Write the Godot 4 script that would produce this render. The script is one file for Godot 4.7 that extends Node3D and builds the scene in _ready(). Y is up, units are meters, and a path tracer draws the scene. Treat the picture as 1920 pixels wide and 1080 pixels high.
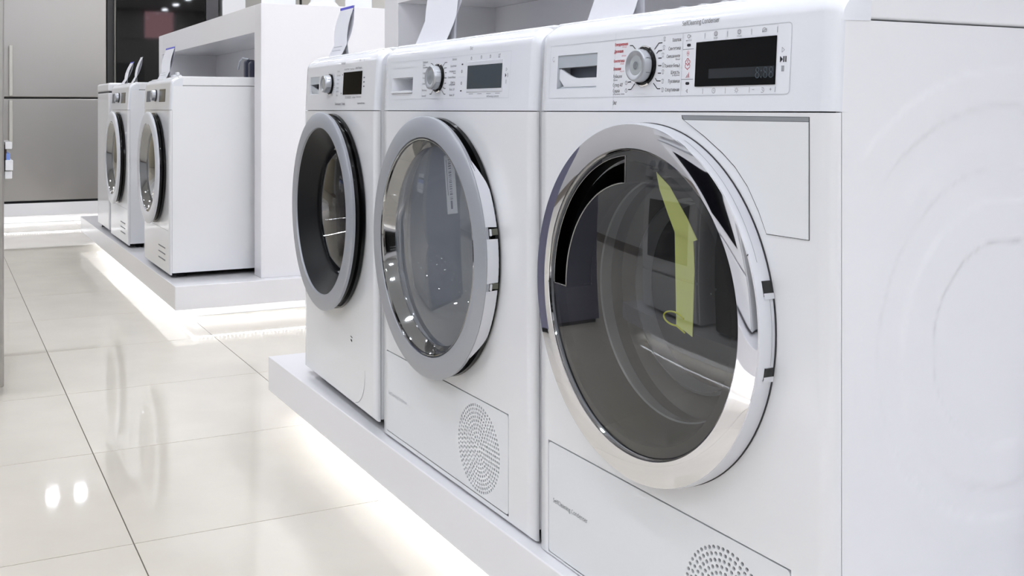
extends Node3D
# White goods showroom: three front loaders on a lit podium, more machines and fridges behind.

const FL := -0.166            # floor level (podium top is y = 0)
var M := {}
var taken := {}
var TILT := atan(0.055)

# ---------------------------------------------------------------- helpers
func S() -> SurfaceTool:
	var st := SurfaceTool.new()
	st.begin(Mesh.PRIMITIVE_TRIANGLES)
	return st

func numbered(n: String) -> String:
	if not taken.has(n):
		taken[n] = 0
		return n
	taken[n] += 1
	return "%s_%03d" % [n, taken[n]]

func obj(called: String, st, m: Material, parent: Node = null) -> MeshInstance3D:
	var o := MeshInstance3D.new()
	o.mesh = st.commit() if st is SurfaceTool else st
	o.material_override = m
	if parent == null:
		o.name = numbered(called)
		add_child(o)
	else:
		o.name = called
		parent.add_child(o, true)
	return o

func tag(o: Node, label: String, category: String, group := "") -> Node:
	o.set_meta("label", label)
	o.set_meta("category", category)
	if group: o.set_meta("group", group)
	return o

func thing(called: String, label: String, category: String, at := Vector3.ZERO, turn := 0.0, group := "") -> Node3D:
	var o := Node3D.new()
	o.name = numbered(called)
	add_child(o)
	o.position = at
	o.rotation.y = turn
	tag(o, label, category, group)
	return o

func struct(called: String, st, m: Material, parent: Node = null) -> MeshInstance3D:
	var o := obj(called, st, m, parent)
	if parent == null: o.set_meta("kind", "structure")
	return o

func mat(c: Color, rough := 0.5, metal := 0.0, spec := 0.5) -> StandardMaterial3D:
	var m := StandardMaterial3D.new()
	m.albedo_color = c
	m.roughness = rough
	m.metallic = metal
	m.metallic_specular = spec
	return m

func tri(st: SurfaceTool, a: Vector3, b: Vector3, c: Vector3, na: Vector3, nb: Vector3, nc: Vector3) -> void:
	if (b - a).cross(c - a).dot(na + nb + nc) > 0.0:
		var t := b; b = c; c = t
		t = nb; nb = nc; nc = t
	st.set_normal(na); st.add_vertex(a)
	st.set_normal(nb); st.add_vertex(b)
	st.set_normal(nc); st.add_vertex(c)

func quad(st: SurfaceTool, a: Vector3, b: Vector3, c: Vector3, d: Vector3, n: Vector3) -> void:
	tri(st, a, b, c, n, n, n)
	tri(st, a, c, d, n, n, n)

func quadn(st: SurfaceTool, a: Vector3, b: Vector3, c: Vector3, d: Vector3, na: Vector3, nb: Vector3, nc: Vector3, nd: Vector3) -> void:
	tri(st, a, b, c, na, nb, nc)
	tri(st, a, c, d, na, nc, nd)

# box with rounded edges
func rbox(st: SurfaceTool, c: Vector3, s: Vector3, r := 0.003, k := 2) -> void:
	var h := s * 0.5
	r = minf(r, minf(h.x, minf(h.y, h.z)) * 0.98)
	for ax in 3:
		var u := (ax + 1) % 3
		var v := (ax + 2) % 3
		var lu := _steps(h[u], r, k)
		var lv := _steps(h[v], r, k)
		for sg in [-1.0, 1.0]:
			for i in lu.size() - 1:
				for j in lv.size() - 1:
					var P := []
					var N := []
					for q in [[i, j], [i + 1, j], [i + 1, j + 1], [i, j + 1]]:
						var p := Vector3.ZERO
						p[ax] = sg * h[ax]
						p[u] = lu[q[0]]
						p[v] = lv[q[1]]
						var inn := p.clamp(-h + Vector3.ONE * r, h - Vector3.ONE * r)
						var n := (p - inn).normalized()
						P.append(c + inn + n * r)
						N.append(n)
					quadn(st, P[0], P[1], P[2], P[3], N[0], N[1], N[2], N[3])

func _steps(h: float, r: float, k: int) -> Array:
	var a := []
	for i in k + 1: a.append(-h + r * (1.0 - tan((1.0 - float(i) / k) * PI / 4.0)))
	for i in k + 1: a.append(h - r * (1.0 - tan(float(i) / k * PI / 4.0)))
	return a

func box(called: String, c: Vector3, s: Vector3, m: Material, parent: Node = null, r := 0.003) -> MeshInstance3D:
	var st := S()
	rbox(st, c, s, r)
	return obj(called, st, m, parent)

# surface of revolution round the z axis through c; the profile is (radius, z); outside lies to the right of its way
func lathe(st: SurfaceTool, prof: Array, c := Vector3.ZERO, n := 96, a0 := 0.0, a1 := TAU, crease := 0.75) -> void:
	var segn := []
	for i in prof.size() - 1:
		var d: Vector2 = prof[i + 1] - prof[i]
		segn.append(Vector2(d.y, -d.x).normalized())
	for i in prof.size() - 1:
		var n0: Vector2 = segn[i]
		var n1: Vector2 = segn[i]
		if i > 0 and segn[i].dot(segn[i - 1]) > crease: n0 = (segn[i] + segn[i - 1]).normalized()
		if i < segn.size() - 1 and segn[i].dot(segn[i + 1]) > crease: n1 = (segn[i] + segn[i + 1]).normalized()
		var p: Vector2 = prof[i]
		var q: Vector2 = prof[i + 1]
		for k in n:
			var A := a0 + (a1 - a0) * k / n
			var B := a0 + (a1 - a0) * (k + 1) / n
			var da := Vector3(cos(A), sin(A), 0)
			var db := Vector3(cos(B), sin(B), 0)
			quadn(st, c + da * p.x + Vector3(0, 0, p.y), c + db * p.x + Vector3(0, 0, p.y), c + db * q.x + Vector3(0, 0, q.y), c + da * q.x + Vector3(0, 0, q.y),
				da * n0.x + Vector3(0, 0, n0.y), db * n0.x + Vector3(0, 0, n0.y), db * n1.x + Vector3(0, 0, n1.y), da * n1.x + Vector3(0, 0, n1.y))

func tube(st: SurfaceTool, pts: Array, r: float, n := 8) -> void:
	for i in pts.size() - 1:
		var a: Vector3 = pts[i]
		var b: Vector3 = pts[i + 1]
		var d := (b - a).normalized()
		var da: Vector3 = (b - pts[maxi(i - 1, 0)]).normalized()
		var db: Vector3 = (pts[mini(i + 2, pts.size() - 1)] - a).normalized()
		var up := Vector3(0.13, 0.2, 0.97) if absf(d.z) < 0.8 else Vector3(0.1, 0.97, 0.2)
		for k in n:
			var P := []
			for e in [[a, da, k], [a, da, k + 1], [b, db, k + 1], [b, db, k]]:
				var x: Vector3 = e[1].cross(up).normalized()
				var y: Vector3 = e[1].cross(x)
				var t: float = TAU * e[2] / n
				P.append([e[0], x * cos(t) + y * sin(t)])
			quadn(st, P[0][0] + P[0][1] * r, P[1][0] + P[1][1] * r, P[2][0] + P[2][1] * r, P[3][0] + P[3][1] * r, P[0][1], P[1][1], P[2][1], P[3][1])
	for e in [[pts[0], -(pts[1] - pts[0]).normalized()], [pts[-1], (pts[-1] - pts[-2]).normalized()]]:
		var up := Vector3(0.13, 0.2, 0.97) if absf(e[1].z) < 0.8 else Vector3(0.1, 0.97, 0.2)
		var x: Vector3 = e[1].cross(up).normalized()
		var y: Vector3 = e[1].cross(x)
		for k in n:
			tri(st, e[0], e[0] + (x * cos(TAU * k / n) + y * sin(TAU * k / n)) * r, e[0] + (x * cos(TAU * (k + 1) / n) + y * sin(TAU * (k + 1) / n)) * r, e[1], e[1], e[1])

# flat printed line in the xy plane
func stroke(st: SurfaceTool, pts: Array, w: float, z := 0.0004) -> void:
	for i in pts.size() - 1:
		var a: Vector2 = pts[i]
		var b: Vector2 = pts[i + 1]
		var d := (b - a).normalized()
		var n := Vector2(-d.y, d.x) * w * 0.5
		a -= d * w * 0.35
		b += d * w * 0.35
		quad(st, Vector3(a.x + n.x, a.y + n.y, z), Vector3(b.x + n.x, b.y + n.y, z), Vector3(b.x - n.x, b.y - n.y, z), Vector3(a.x - n.x, a.y - n.y, z), Vector3(0, 0, 1))

func arc(c: Vector2, r: float, a0: float, a1: float, n := 16, ry := -1.0) -> Array:
	var out := []
	for i in n + 1:
		var t := a0 + (a1 - a0) * i / n
		out.append(c + Vector2(cos(t) * r, sin(t) * (r if ry < 0 else ry)))
	return out

# solid from an outline in the xy plane, front at z1, back at z0
func slab(st: SurfaceTool, outline: Array, z0: float, z1: float) -> void:
	var pl := PackedVector2Array(outline)
	if Geometry2D.is_polygon_clockwise(pl): pl.reverse()
	var id := Geometry2D.triangulate_polygon(pl)
	for i in range(0, id.size(), 3):
		for e in [[z1, Vector3(0, 0, 1)], [z0, Vector3(0, 0, -1)]]:
			tri(st, Vector3(pl[id[i]].x, pl[id[i]].y, e[0]), Vector3(pl[id[i + 1]].x, pl[id[i + 1]].y, e[0]), Vector3(pl[id[i + 2]].x, pl[id[i + 2]].y, e[0]), e[1], e[1], e[1])
	for i in pl.size():
		var a := pl[i]
		var b := pl[(i + 1) % pl.size()]
		var d := (b - a).normalized()
		quad(st, Vector3(a.x, a.y, z0), Vector3(b.x, b.y, z0), Vector3(b.x, b.y, z1), Vector3(a.x, a.y, z1), Vector3(d.y, -d.x, 0))

func rrect(x0: float, y0: float, x1: float, y1: float, r: float, n := 5) -> Array:
	var o := []
	for e in [[x1 - r, y1 - r, 0.0], [x0 + r, y1 - r, PI / 2], [x0 + r, y0 + r, PI], [x1 - r, y0 + r, 1.5 * PI]]:
		for i in n + 1: o.append(Vector2(e[0], e[1]) + Vector2.from_angle(e[2] + PI / 2 * i / n) * r)
	return o

# lettering in the xy plane of its parent: from x0 to x1, baseline at y
func text(parent: Node, s: String, x0: float, x1: float, y: float, m: Material, z := 0.0004, bold := false, called := "lettering", hs := 1.0, turn := 0.0) -> MeshInstance3D:
	var t := TextMesh.new()
	var f := SystemFont.new()
	f.font_names = PackedStringArray(["Droid Sans"])
	if bold: f.font_weight = 700
	t.font = f
	t.text = s
	t.font_size = 32
	t.pixel_size = 0.01
	t.depth = 0.0
	t.curve_step = 2.0
	t.horizontal_alignment = HORIZONTAL_ALIGNMENT_LEFT
	t.vertical_alignment = VERTICAL_ALIGNMENT_CENTER
	var b := t.get_aabb()
	var k := (x1 - x0) / maxf(b.size.x, 0.001)
	var o := MeshInstance3D.new()
	o.mesh = t
	o.material_override = m
	o.name = called
	o.scale = Vector3(k, k * hs, 1)
	o.position = Vector3(x0 - b.position.x * k, y - (b.position.y + b.size.y * 0.22) * k * hs, z)
	if turn != 0.0: o.rotation.z = turn
	parent.add_child(o, true)
	return o

# ---------------------------------------------------------------- scene set-up
func _ready() -> void:
	camera_and_light()
	materials()
	room()
	podiums()
	machines()
	cabinets()
	fridges()
	small_things()
	across_the_aisle()

func camera_and_light() -> void:
	var cam := Camera3D.new()
	cam.name = "camera"
	var yaw := 0.4462
	var fw := Vector3(-cos(yaw), 0, -sin(yaw))
	cam.position = Vector3(0.8136, 0.703, 0.870)
	cam.projection = Camera3D.PROJECTION_FRUSTUM
	cam.keep_aspect = Camera3D.KEEP_HEIGHT
	cam.near = 0.05
	cam.far = 80.0
	var f := 1935.0
	cam.size = 1080.0 / f * cam.near
	cam.frustum_offset = Vector2((960.0 - 808.0) / f * cam.near, -(540.0 - 205.0) / f * cam.near)
	add_child(cam)
	cam.look_at_from_position(cam.position, cam.position + fw)
	cam.current = true

	var env := Environment.new()
	env.background_mode = Environment.BG_SKY
	var sky := Sky.new()
	var sm := ProceduralSkyMaterial.new()
	sm.sky_top_color = Color(0.62, 0.52, 0.62)
	sm.sky_horizon_color = Color(0.95, 0.72, 0.74)
	sm.ground_bottom_color = Color(0.25, 0.22, 0.22)
	sm.ground_horizon_color = Color(0.5, 0.42, 0.42)
	sm.sun_angle_max = 1.0
	sky.sky_material = sm
	env.sky = sky
	env.background_energy_multiplier = 8.0
	env.tonemap_mode = Environment.TONE_MAPPER_LINEAR
	env.tonemap_exposure = 1.0
	env.sdfgi_enabled = true
	env.ssao_enabled = true
	env.ssil_enabled = true
	var we := WorldEnvironment.new()
	we.name = "environment"
	we.environment = env
	add_child(we)

	M.lamp_face = mat(Color(1, 1, 1), 0.5)
	M.lamp_face.emission_enabled = true
	M.lamp_face.emission = Color(0.97, 0.975, 1.0)
	M.lamp_face.emission_energy_multiplier = 9.0
	M.lamp_ring = mat(Color(0.9, 0.9, 0.9), 0.3)
	var ring := S()
	lathe(ring, [Vector2(0.05, 0.004), Vector2(0.052, 0.012), Vector2(0.075, 0.010), Vector2(0.078, 0.0)], Vector3.ZERO, 24)
	var ringm := ring.commit()
	var face := S()
	lathe(face, [Vector2(0.05, 0.005), Vector2(0.0, 0.005)], Vector3.ZERO, 20)
	var facem := face.commit()
	for i in 14:
		for j in 6:
			var at := Vector3([4.0, 3.0, 2.0, 1.0, -0.2, -1.4, -2.6, -3.9, -5.4, -7.14, -9.4, -10.9, -12.3, -13.8][i], 2.6, -3.0 + 1.3 * j)  # extra unseen columns at right and by the cabinet, added to brighten side faces
			if i == 9: at.z -= 0.03
			if i == 10: at.z += 0.05 if j != 3 else -1.0
			if i == 12: at.z += 0.0 if j < 3 else -0.9
			var o := thing("downlight", "small round recessed ceiling downlight with white trim ring", "light", at, 0.0, "recessed ceiling downlights")
			o.rotation.x = PI / 2
			obj("lamp_face", facem, M.lamp_face, o)
			obj("trim_ring", ringm, M.lamp_ring, o)
			var l := AreaLight3D.new()
			l.name = "downlight_glow"
			l.area_size = Vector2(0.09, 0.09)
			l.light_color = Color(0.945, 0.965, 1.0)
			l.light_energy = LAMP
			l.area_normalize_energy = true
			l.shadow_enabled = true
			l.area_range = 20.0
			l.area_attenuation = 2.0
			add_child(l)
			l.position = at - Vector3(0, 0.02, 0)
			l.rotation.x = -PI / 2

const LAMP := 0.665
const LED := 0.085

func materials() -> void:
	M.white = mat(Color(0.915, 0.915, 0.922), 0.28)
	M.white.clearcoat_enabled = true
	M.white.clearcoat = 0.6
	M.white.clearcoat_roughness = 0.08
	M.fascia = mat(Color(0.905, 0.91, 0.93), 0.25)
	M.fascia.clearcoat_enabled = true
	M.fascia.clearcoat = 0.6
	M.fascia.clearcoat_roughness = 0.06
	M.flap = mat(Color(0.90, 0.905, 0.912), 0.38)
	M.gap = mat(Color(0.23, 0.23, 0.24), 0.7)
	M.line = mat(Color(0.76, 0.77, 0.79), 0.5)
	M.dark_line = mat(Color(0.45, 0.46, 0.48), 0.5)
	M.seam = mat(Color(0.34, 0.34, 0.36), 0.6)
	M.ink = mat(Color(0.13, 0.13, 0.16), 0.5)
	M.ink_soft = mat(Color(0.36, 0.36, 0.40), 0.5)
	M.red = mat(Color(0.72, 0.12, 0.17), 0.5)
	M.pink = mat(Color(0.83, 0.50, 0.54), 0.5)
	M.black = mat(Color(0.02, 0.02, 0.024), 0.12, 0.0, 0.36)
	M.black_matt = mat(Color(0.03, 0.03, 0.033), 0.5)
	M.display = mat(Color(0.012, 0.014, 0.018), 0.05, 0.0, 0.28)
	M.display_green = mat(Color(0.25, 0.28, 0.29), 0.15, 0.0, 0.6)
	M.display_zone = mat(Color(0.11, 0.13, 0.15), 0.2)
	M.digit = mat(Color(0.21, 0.25, 0.28), 0.3)
	M.knob = mat(Color(0.72, 0.73, 0.75), 0.28, 0.6)
	M.knob_face = mat(Color(0.74, 0.76, 0.77), 0.22, 0.5)
	M.chrome = mat(Color(0.93, 0.93, 0.94), 0.025, 1.0)
	M.satin = mat(Color(0.665, 0.675, 0.70), 0.42, 0.4)
	M.satin_side = mat(Color(0.86, 0.865, 0.885), 0.3, 0.15)
	M.bevel = mat(Color(0.60, 0.60, 0.60), 0.06, 1.0)
	M.charcoal = mat(Color(0.07, 0.073, 0.078), 0.42, 0.0, 0.35)
	M.steel = mat(Color(0.72, 0.73, 0.74), 0.3, 1.0)
	M.drum = mat(Color(0.70, 0.71, 0.73), 0.33, 0.9)
	M.drum_hole = mat(Color(0.3, 0.31, 0.32), 0.4)
	M.grey_lip = mat(Color(0.69, 0.71, 0.735), 0.35)
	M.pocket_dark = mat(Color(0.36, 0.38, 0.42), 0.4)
	M.glass = mat(Color(0.5, 0.53, 0.56, 0.06), 0.02, 0.0, 0.75)
	M.glass.transparency = BaseMaterial3D.TRANSPARENCY_ALPHA
	M.tinted = mat(Color(0.22, 0.22, 0.22, 0.36), 0.012, 0.0, 1.0)
	M.tinted.clearcoat_enabled = true
	M.tinted.clearcoat = 1.0
	M.tinted.clearcoat_roughness = 0.01
	M.tinted.transparency = BaseMaterial3D.TRANSPARENCY_ALPHA
	M.glass_dark = mat(Color(0.05, 0.05, 0.06, 0.3), 0.02, 0.0, 0.45)
	M.glass_dark.transparency = BaseMaterial3D.TRANSPARENCY_ALPHA
	M.bowl_dark = mat(Color(0.06, 0.06, 0.063), 0.3)
	M.glass_reflection = mat(Color(0.60, 0.62, 0.66, 0.38), 0.02, 0.0, 0.8)  # grey put into the clear pane for the pale reflection on it
	M.glass_reflection.transparency = BaseMaterial3D.TRANSPARENCY_ALPHA
	M.laminate = mat(Color(0.935, 0.93, 0.94), 0.22)
	M.laminate.clearcoat_enabled = true
	M.laminate.clearcoat = 0.4
	M.laminate.clearcoat_roughness = 0.1
	M.paper = mat(Color(0.93, 0.93, 0.95), 0.6)
	M.paper.backlight_enabled = true
	M.paper.backlight = Color(0.3, 0.3, 0.3)
	M.blue = mat(Color(0.22, 0.20, 0.72), 0.5)
	M.foot = mat(Color(0.10, 0.10, 0.11), 0.6)
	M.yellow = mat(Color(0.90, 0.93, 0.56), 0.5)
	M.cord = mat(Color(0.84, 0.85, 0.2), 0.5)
	M.inox = mat(Color(0.665, 0.655, 0.64), 0.33, 1.0)
	# polished porcelain floor tiles: three close tones with a faint cloudiness
	for k in 3:
		var c: Color = [Color(0.868, 0.84, 0.79), Color(0.875, 0.848, 0.80), Color(0.861, 0.833, 0.782)][k]
		var m := mat(c, 0.035, 0.0, 0.5)
		var n2 := FastNoiseLite.new()
		n2.seed = 20 + k
		n2.frequency = 0.012
		var t2 := NoiseTexture2D.new()
		t2.noise = n2
		t2.width = 256
		t2.height = 256
		t2.seamless = true
		var g2 := Gradient.new()
		g2.set_color(0, c.darkened(0.025))
		g2.set_color(1, c.lightened(0.02))
		t2.color_ramp = g2
		m.albedo_color = Color.WHITE
		m.albedo_texture = t2
		m.uv1_triplanar = true
		m.uv1_scale = Vector3(1.2, 1.2, 1.2)
		M["tile%d" % k] = m
	M.grout = mat(Color(0.42, 0.385, 0.345), 0.8)
	M.wall = mat(Color(0.90, 0.89, 0.88), 0.7)
	M.beige = mat(Color(0.74, 0.70, 0.61), 0.7)
	M.ceiling = mat(Color(0.93, 0.93, 0.93), 0.8)
	M.led = mat(Color(1, 1, 1), 0.5)
	M.led.emission_enabled = true
	M.led.emission = Color(0.97, 0.98, 1.0)
	M.led.emission_energy_multiplier = 24.0
	M.tape = mat(Color(0.95, 0.95, 0.95), 0.4)

# ---------------------------------------------------------------- room
func room() -> void:
	var st := S()
	rbox(st, Vector3(-5.25, FL - 0.1515, 0.45), Vector3(19.5, 0.30, 9.5), 0.001, 1)
	var fl := struct("floor", st, M.grout)
	var tm := S()
	rbox(tm, Vector3.ZERO, Vector3(0.5976, 0.012, 0.5976), 0.0003, 1)
	var tile := tm.commit()
	var rng := RandomNumberGenerator.new()
	rng.seed = 7
	for i in range(-16, 7):
		for j in range(-3, 5):
			var o := obj("tile", tile, M["tile%d" % rng.randi_range(0, 2)], fl)
			o.position = Vector3(-1.3053 + 0.6 * i - 0.3, FL - 0.006, 0.515 + 0.6 * j - 0.3)
	# the rest of the floor, too far off or hidden: joined
	st = S()
	for i in range(-24, 9):
		for j in range(-7, 7):
			if i < -16 or i > 6 or j < -3 or j > 4:
				var c := Vector3(-1.3053 + 0.6 * i - 0.3, FL - 0.0005, 0.515 + 0.6 * j - 0.3)
				if c.x < -14.7 or c.x > 4.2 or c.z < -3.7 or c.z > 4.9: continue
				var h := 0.2989
				quad(st, c + Vector3(-h, 0, -h), c + Vector3(h, 0, -h), c + Vector3(h, 0, h), c + Vector3(-h, 0, h), Vector3.UP)
	var far := obj("distant_tiles", st, M.tile0, fl)
	far.set_meta("kind", "stuff")
	st = S(); rbox(st, Vector3(-5.25, 2.76, 0.45), Vector3(19.5, 0.3, 9.5), 0.001, 1)
	struct("ceiling", st, M.ceiling)
	st = S(); rbox(st, Vector3(-5.25, 1.2, -4.2), Vector3(19.5, 3.0, 0.2), 0.001, 1)
	struct("wall_back", st, M.wall)
	st = S(); rbox(st, Vector3(-5.25, 1.2, 5.1), Vector3(19.5, 3.0, 0.2), 0.001, 1)
	struct("wall_front", st, mat(Color(0.84, 0.84, 0.85), 0.6))
	st = S(); rbox(st, Vector3(-14.9, 1.2, 0.45), Vector3(0.2, 3.0, 9.3), 0.001, 1)
	struct("wall_left", st, M.beige)
	# right wall with one window towards the evening sky
	var x := 4.4
	st = S()
	rbox(st, Vector3(x, 0.87, 0.45), Vector3(0.2, 2.34, 9.3), 0.001, 1)
	rbox(st, Vector3(x, 2.66, 0.45), Vector3(0.2, 0.12, 9.3), 0.001, 1)
	rbox(st, Vector3(x, 2.32, -3.735), Vector3(0.2, 0.6, 0.93), 0.001, 1)
	rbox(st, Vector3(x, 2.32, 1.22), Vector3(0.2, 0.6, 7.76), 0.001, 1)
	struct("wall_right", st, M.wall)
	st = S()
	rbox(st, Vector3(x, 2.05, -2.965), Vector3(0.12, 0.03, 0.61), 0.004)
	rbox(st, Vector3(x, 2.59, -2.965), Vector3(0.12, 0.03, 0.61), 0.004)
	rbox(st, Vector3(x, 2.32, -3.255), Vector3(0.12, 0.51, 0.03), 0.004)
	rbox(st, Vector3(x, 2.32, -2.675), Vector3(0.12, 0.51, 0.03), 0.004)
	var w := struct("window_1", st, M.laminate)
	st = S(); rbox(st, Vector3(x, 2.32, -2.965), Vector3(0.006, 0.51, 0.55), 0.001, 1)
	obj("pane", st, M.glass, w)

# ---------------------------------------------------------------- podiums
func led_strip(parent: Node, a: Vector3, b: Vector3) -> void:
	var st := S()
	var d := b - a
	var n := int(d.length() / 0.0167)
	var bx := S()
	var size := Vector3(absf(d.x) + 0.01, 0.002, absf(d.z) + 0.01)
	rbox(bx, (a + b) * 0.5 + Vector3(0, -0.001, 0), size, 0.0005, 1)
	obj("led_tape", bx, M.tape, parent)
	for i in n + 1:
		rbox(st, a + d * (float(i) / n) + Vector3(0, -0.003, 0), Vector3(0.005, 0.002, 0.005), 0.0006, 1)
	var o := obj("led_chips", st, M.led, parent)
	o.set_meta("kind", "stuff")
	var l := AreaLight3D.new()
	l.name = "led_glow"
	l.area_size = Vector2(d.length(), 0.012)
	l.light_color = Color(0.93, 0.96, 1.0)
	l.light_energy = LED * d.length()
	l.area_normalize_energy = true
	l.shadow_enabled = true
	l.area_range = 20.0
	l.area_attenuation = 2.0
	add_child(l)
	var bz := Vector3.UP
	var bxv := d.normalized()
	l.basis = Basis(bxv, bz.cross(bxv), bz)
	l.position = parent.position + (a + b) * 0.5 + Vector3(0, -0.008, 0)

func podium(label: String, x0: float, x1: float, z0: float, z1: float, strips: Array) -> Node3D:
	var at := Vector3((x0 + x1) / 2, FL, (z0 + z1) / 2)
	var o := thing("display_podium", label, "podium", at)
	var st := S()
	rbox(st, Vector3(0, 0.166 - 0.0475, 0), Vector3(x1 - x0, 0.095, z1 - z0), 0.0025)
	obj("slab", st, M.laminate, o)
	st = S()
	rbox(st, Vector3(0, 0.0355, 0), Vector3(x1 - x0 - 0.42, 0.071, z1 - z0 - 0.26), 0.002, 1)
	obj("plinth", st, M.laminate, o)
	for s in strips:
		led_strip(o, s[0] - at, s[1] - at)
	return o

func podiums() -> void:
	var y := -0.0952
	podium("long white podium under the three nearest front loaders, its edge lit from below", -2.036, 1.7, -1.1, 0.02,
		[[Vector3(-1.95, y, -0.085), Vector3(1.6, y, -0.085)], [Vector3(-1.95, y, -0.085), Vector3(-1.95, y, -1.0)]])
	podium("white lit podium further back carrying three machines and the white cabinet", -6.3, -3.31, -1.1, 0.02,
		[[Vector3(-6.2, y, -0.075), Vector3(-3.41, y, -0.075)], [Vector3(-3.41, y, -0.075), Vector3(-3.41, y, -1.0)]])
	podium("white lit podium at the far end under the steel and black fridges", -8.2, -7.44, -1.45, 1.7,
		[[Vector3(-7.54, y, 1.6), Vector3(-7.54, y, -1.35)]])

# ---------------------------------------------------------------- machine pieces
# front sheet: rectangle with rounded outer edges and an inner opening; flags say which sides (left, right, bottom, top) are rounded
func plate(st: SurfaceTool, x0: float, y0: float, x1: float, y1: float, flags: Array, rx: float, rz: float, zb: float, inner: Callable) -> void:
	var n := 24
	var per := []
	for i in n: per.append([lerpf(0, 1, float(i) / n), 0.0, 2])
	for i in n: per.append([1.0, lerpf(0, 1, float(i) / n), 1])
	for i in n: per.append([lerpf(1, 0, float(i) / n), 1.0, 3])
	for i in n: per.append([0.0, lerpf(1, 0, float(i) / n), 0])
	var steps := 5
	var out := [Vector3(-1, 0, 0), Vector3(1, 0, 0), Vector3(0, -1, 0), Vector3(0, 1, 0)]
	for i in per.size():
		var side: int = per[i][2]
		var loops := []
		for e in [per[i], per[(i + 1) % per.size()]]:
			var L := []
			for k in steps + 1:
				var a := PI / 2 * k / steps
				var ins := rx * (1.0 - sin(a))
				var xa: float = x0 + (ins if flags[0] else 0.0)
				var xb: float = x1 - (ins if flags[1] else 0.0)
				var ya: float = y0 + (ins * 0.2 if flags[2] else 0.0)
				var yb: float = y1 - (ins if flags[3] else 0.0)
				L.append(Vector3(lerpf(xa, xb, e[0]), lerpf(ya, yb, e[1]), -rz * (1.0 - cos(a))))
			L.append(Vector3(L[-1].x, L[-1].y, zb))
			loops.append(L)
		var A: Array = loops[0]
		var B: Array = loops[1]
		var ia: Vector2 = inner.call(Vector2(A[0].x, A[0].y))
		var ib: Vector2 = inner.call(Vector2(B[0].x, B[0].y))
		var F := Vector3(0, 0, 1)
		quad(st, A[0], B[0], Vector3(ib.x, ib.y, 0), Vector3(ia.x, ia.y, 0), F)
		var m: Vector3 = ((A[0] + B[0]) * 0.5 - Vector3(ia.x + ib.x, ia.y + ib.y, 0) * 0.5).normalized()
		quad(st, Vector3(ia.x, ia.y, 0), Vector3(ib.x, ib.y, 0), Vector3(ib.x, ib.y, zb), Vector3(ia.x, ia.y, zb), m)
		for k in steps + 1:
			var t0 := PI / 2 * k / steps
			var t1 := PI / 2 * minf(k + 1, steps) / steps
			var n0: Vector3 = out[side] * sin(t0) + F * cos(t0) if flags[side] else F
			var n1: Vector3 = out[side] * sin(t1) + F * cos(t1) if flags[side] else F
			if k == steps or not flags[side]:
				n0 = out[side]; n1 = out[side]
			quadn(st, A[k], B[k], B[k + 1], A[k + 1], n0, n0, n1, n1)

# pierced round vent; ring cells each with one round hole with depth
func vent(st: SurfaceTool, holes: SurfaceTool, c: Vector2, R: float, rings: int, rh: float, z: float) -> void:
	var F := Vector3(0, 0, 1)
	var dr := R / (rings + 0.5)
	var m := 12
	# centre disc
	for k in m:
		var a := Vector2.from_angle(TAU * k / m) * dr * 0.5
		var b := Vector2.from_angle(TAU * (k + 1) / m) * dr * 0.5
		tri(st, Vector3(c.x, c.y, z), Vector3(c.x + a.x, c.y + a.y, z), Vector3(c.x + b.x, c.y + b.y, z), F, F, F)
	for q in rings:
		var r0 := dr * (q + 0.5)
		var r1 := r0 + dr
		var rm := (r0 + r1) / 2
		var cnt := int(round(TAU * rm / (dr * 1.15)))
		for i in cnt:
			var t0 := TAU * i / cnt
			var t1 := TAU * (i + 1) / cnt
			var tm := (t0 + t1) / 2
			var hc := c + Vector2.from_angle(tm) * rm
			var cell := []
			for k in 4: cell.append(c + Vector2.from_angle(lerpf(t0, t1, k / 3.0)) * r1)
			cell.append(c + Vector2.from_angle(t1) * rm)
			for k in 4: cell.append(c + Vector2.from_angle(lerpf(t1, t0, k / 3.0)) * r0)
			cell.append(c + Vector2.from_angle(t0) * rm)
			var cn := cell.size()
			for k in cn:
				var a: Vector2 = cell[k]
				var b: Vector2 = cell[(k + 1) % cn]
				var ha := hc + (a - hc).normalized() * rh
				var hb := hc + (b - hc).normalized() * rh
				quad(st, Vector3(a.x, a.y, z), Vector3(b.x, b.y, z), Vector3(hb.x, hb.y, z), Vector3(ha.x, ha.y, z), F)
				var nn := Vector3(hc.x - ha.x, hc.y - ha.y, 0).normalized()
				quad(st, Vector3(ha.x, ha.y, z), Vector3(hb.x, hb.y, z), Vector3(hb.x, hb.y, z - 0.003), Vector3(ha.x, ha.y, z - 0.003), nn)
				tri(holes, Vector3(hc.x, hc.y, z - 0.003), Vector3(ha.x, ha.y, z - 0.003), Vector3(hb.x, hb.y, z - 0.003), F, F, F)

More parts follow.
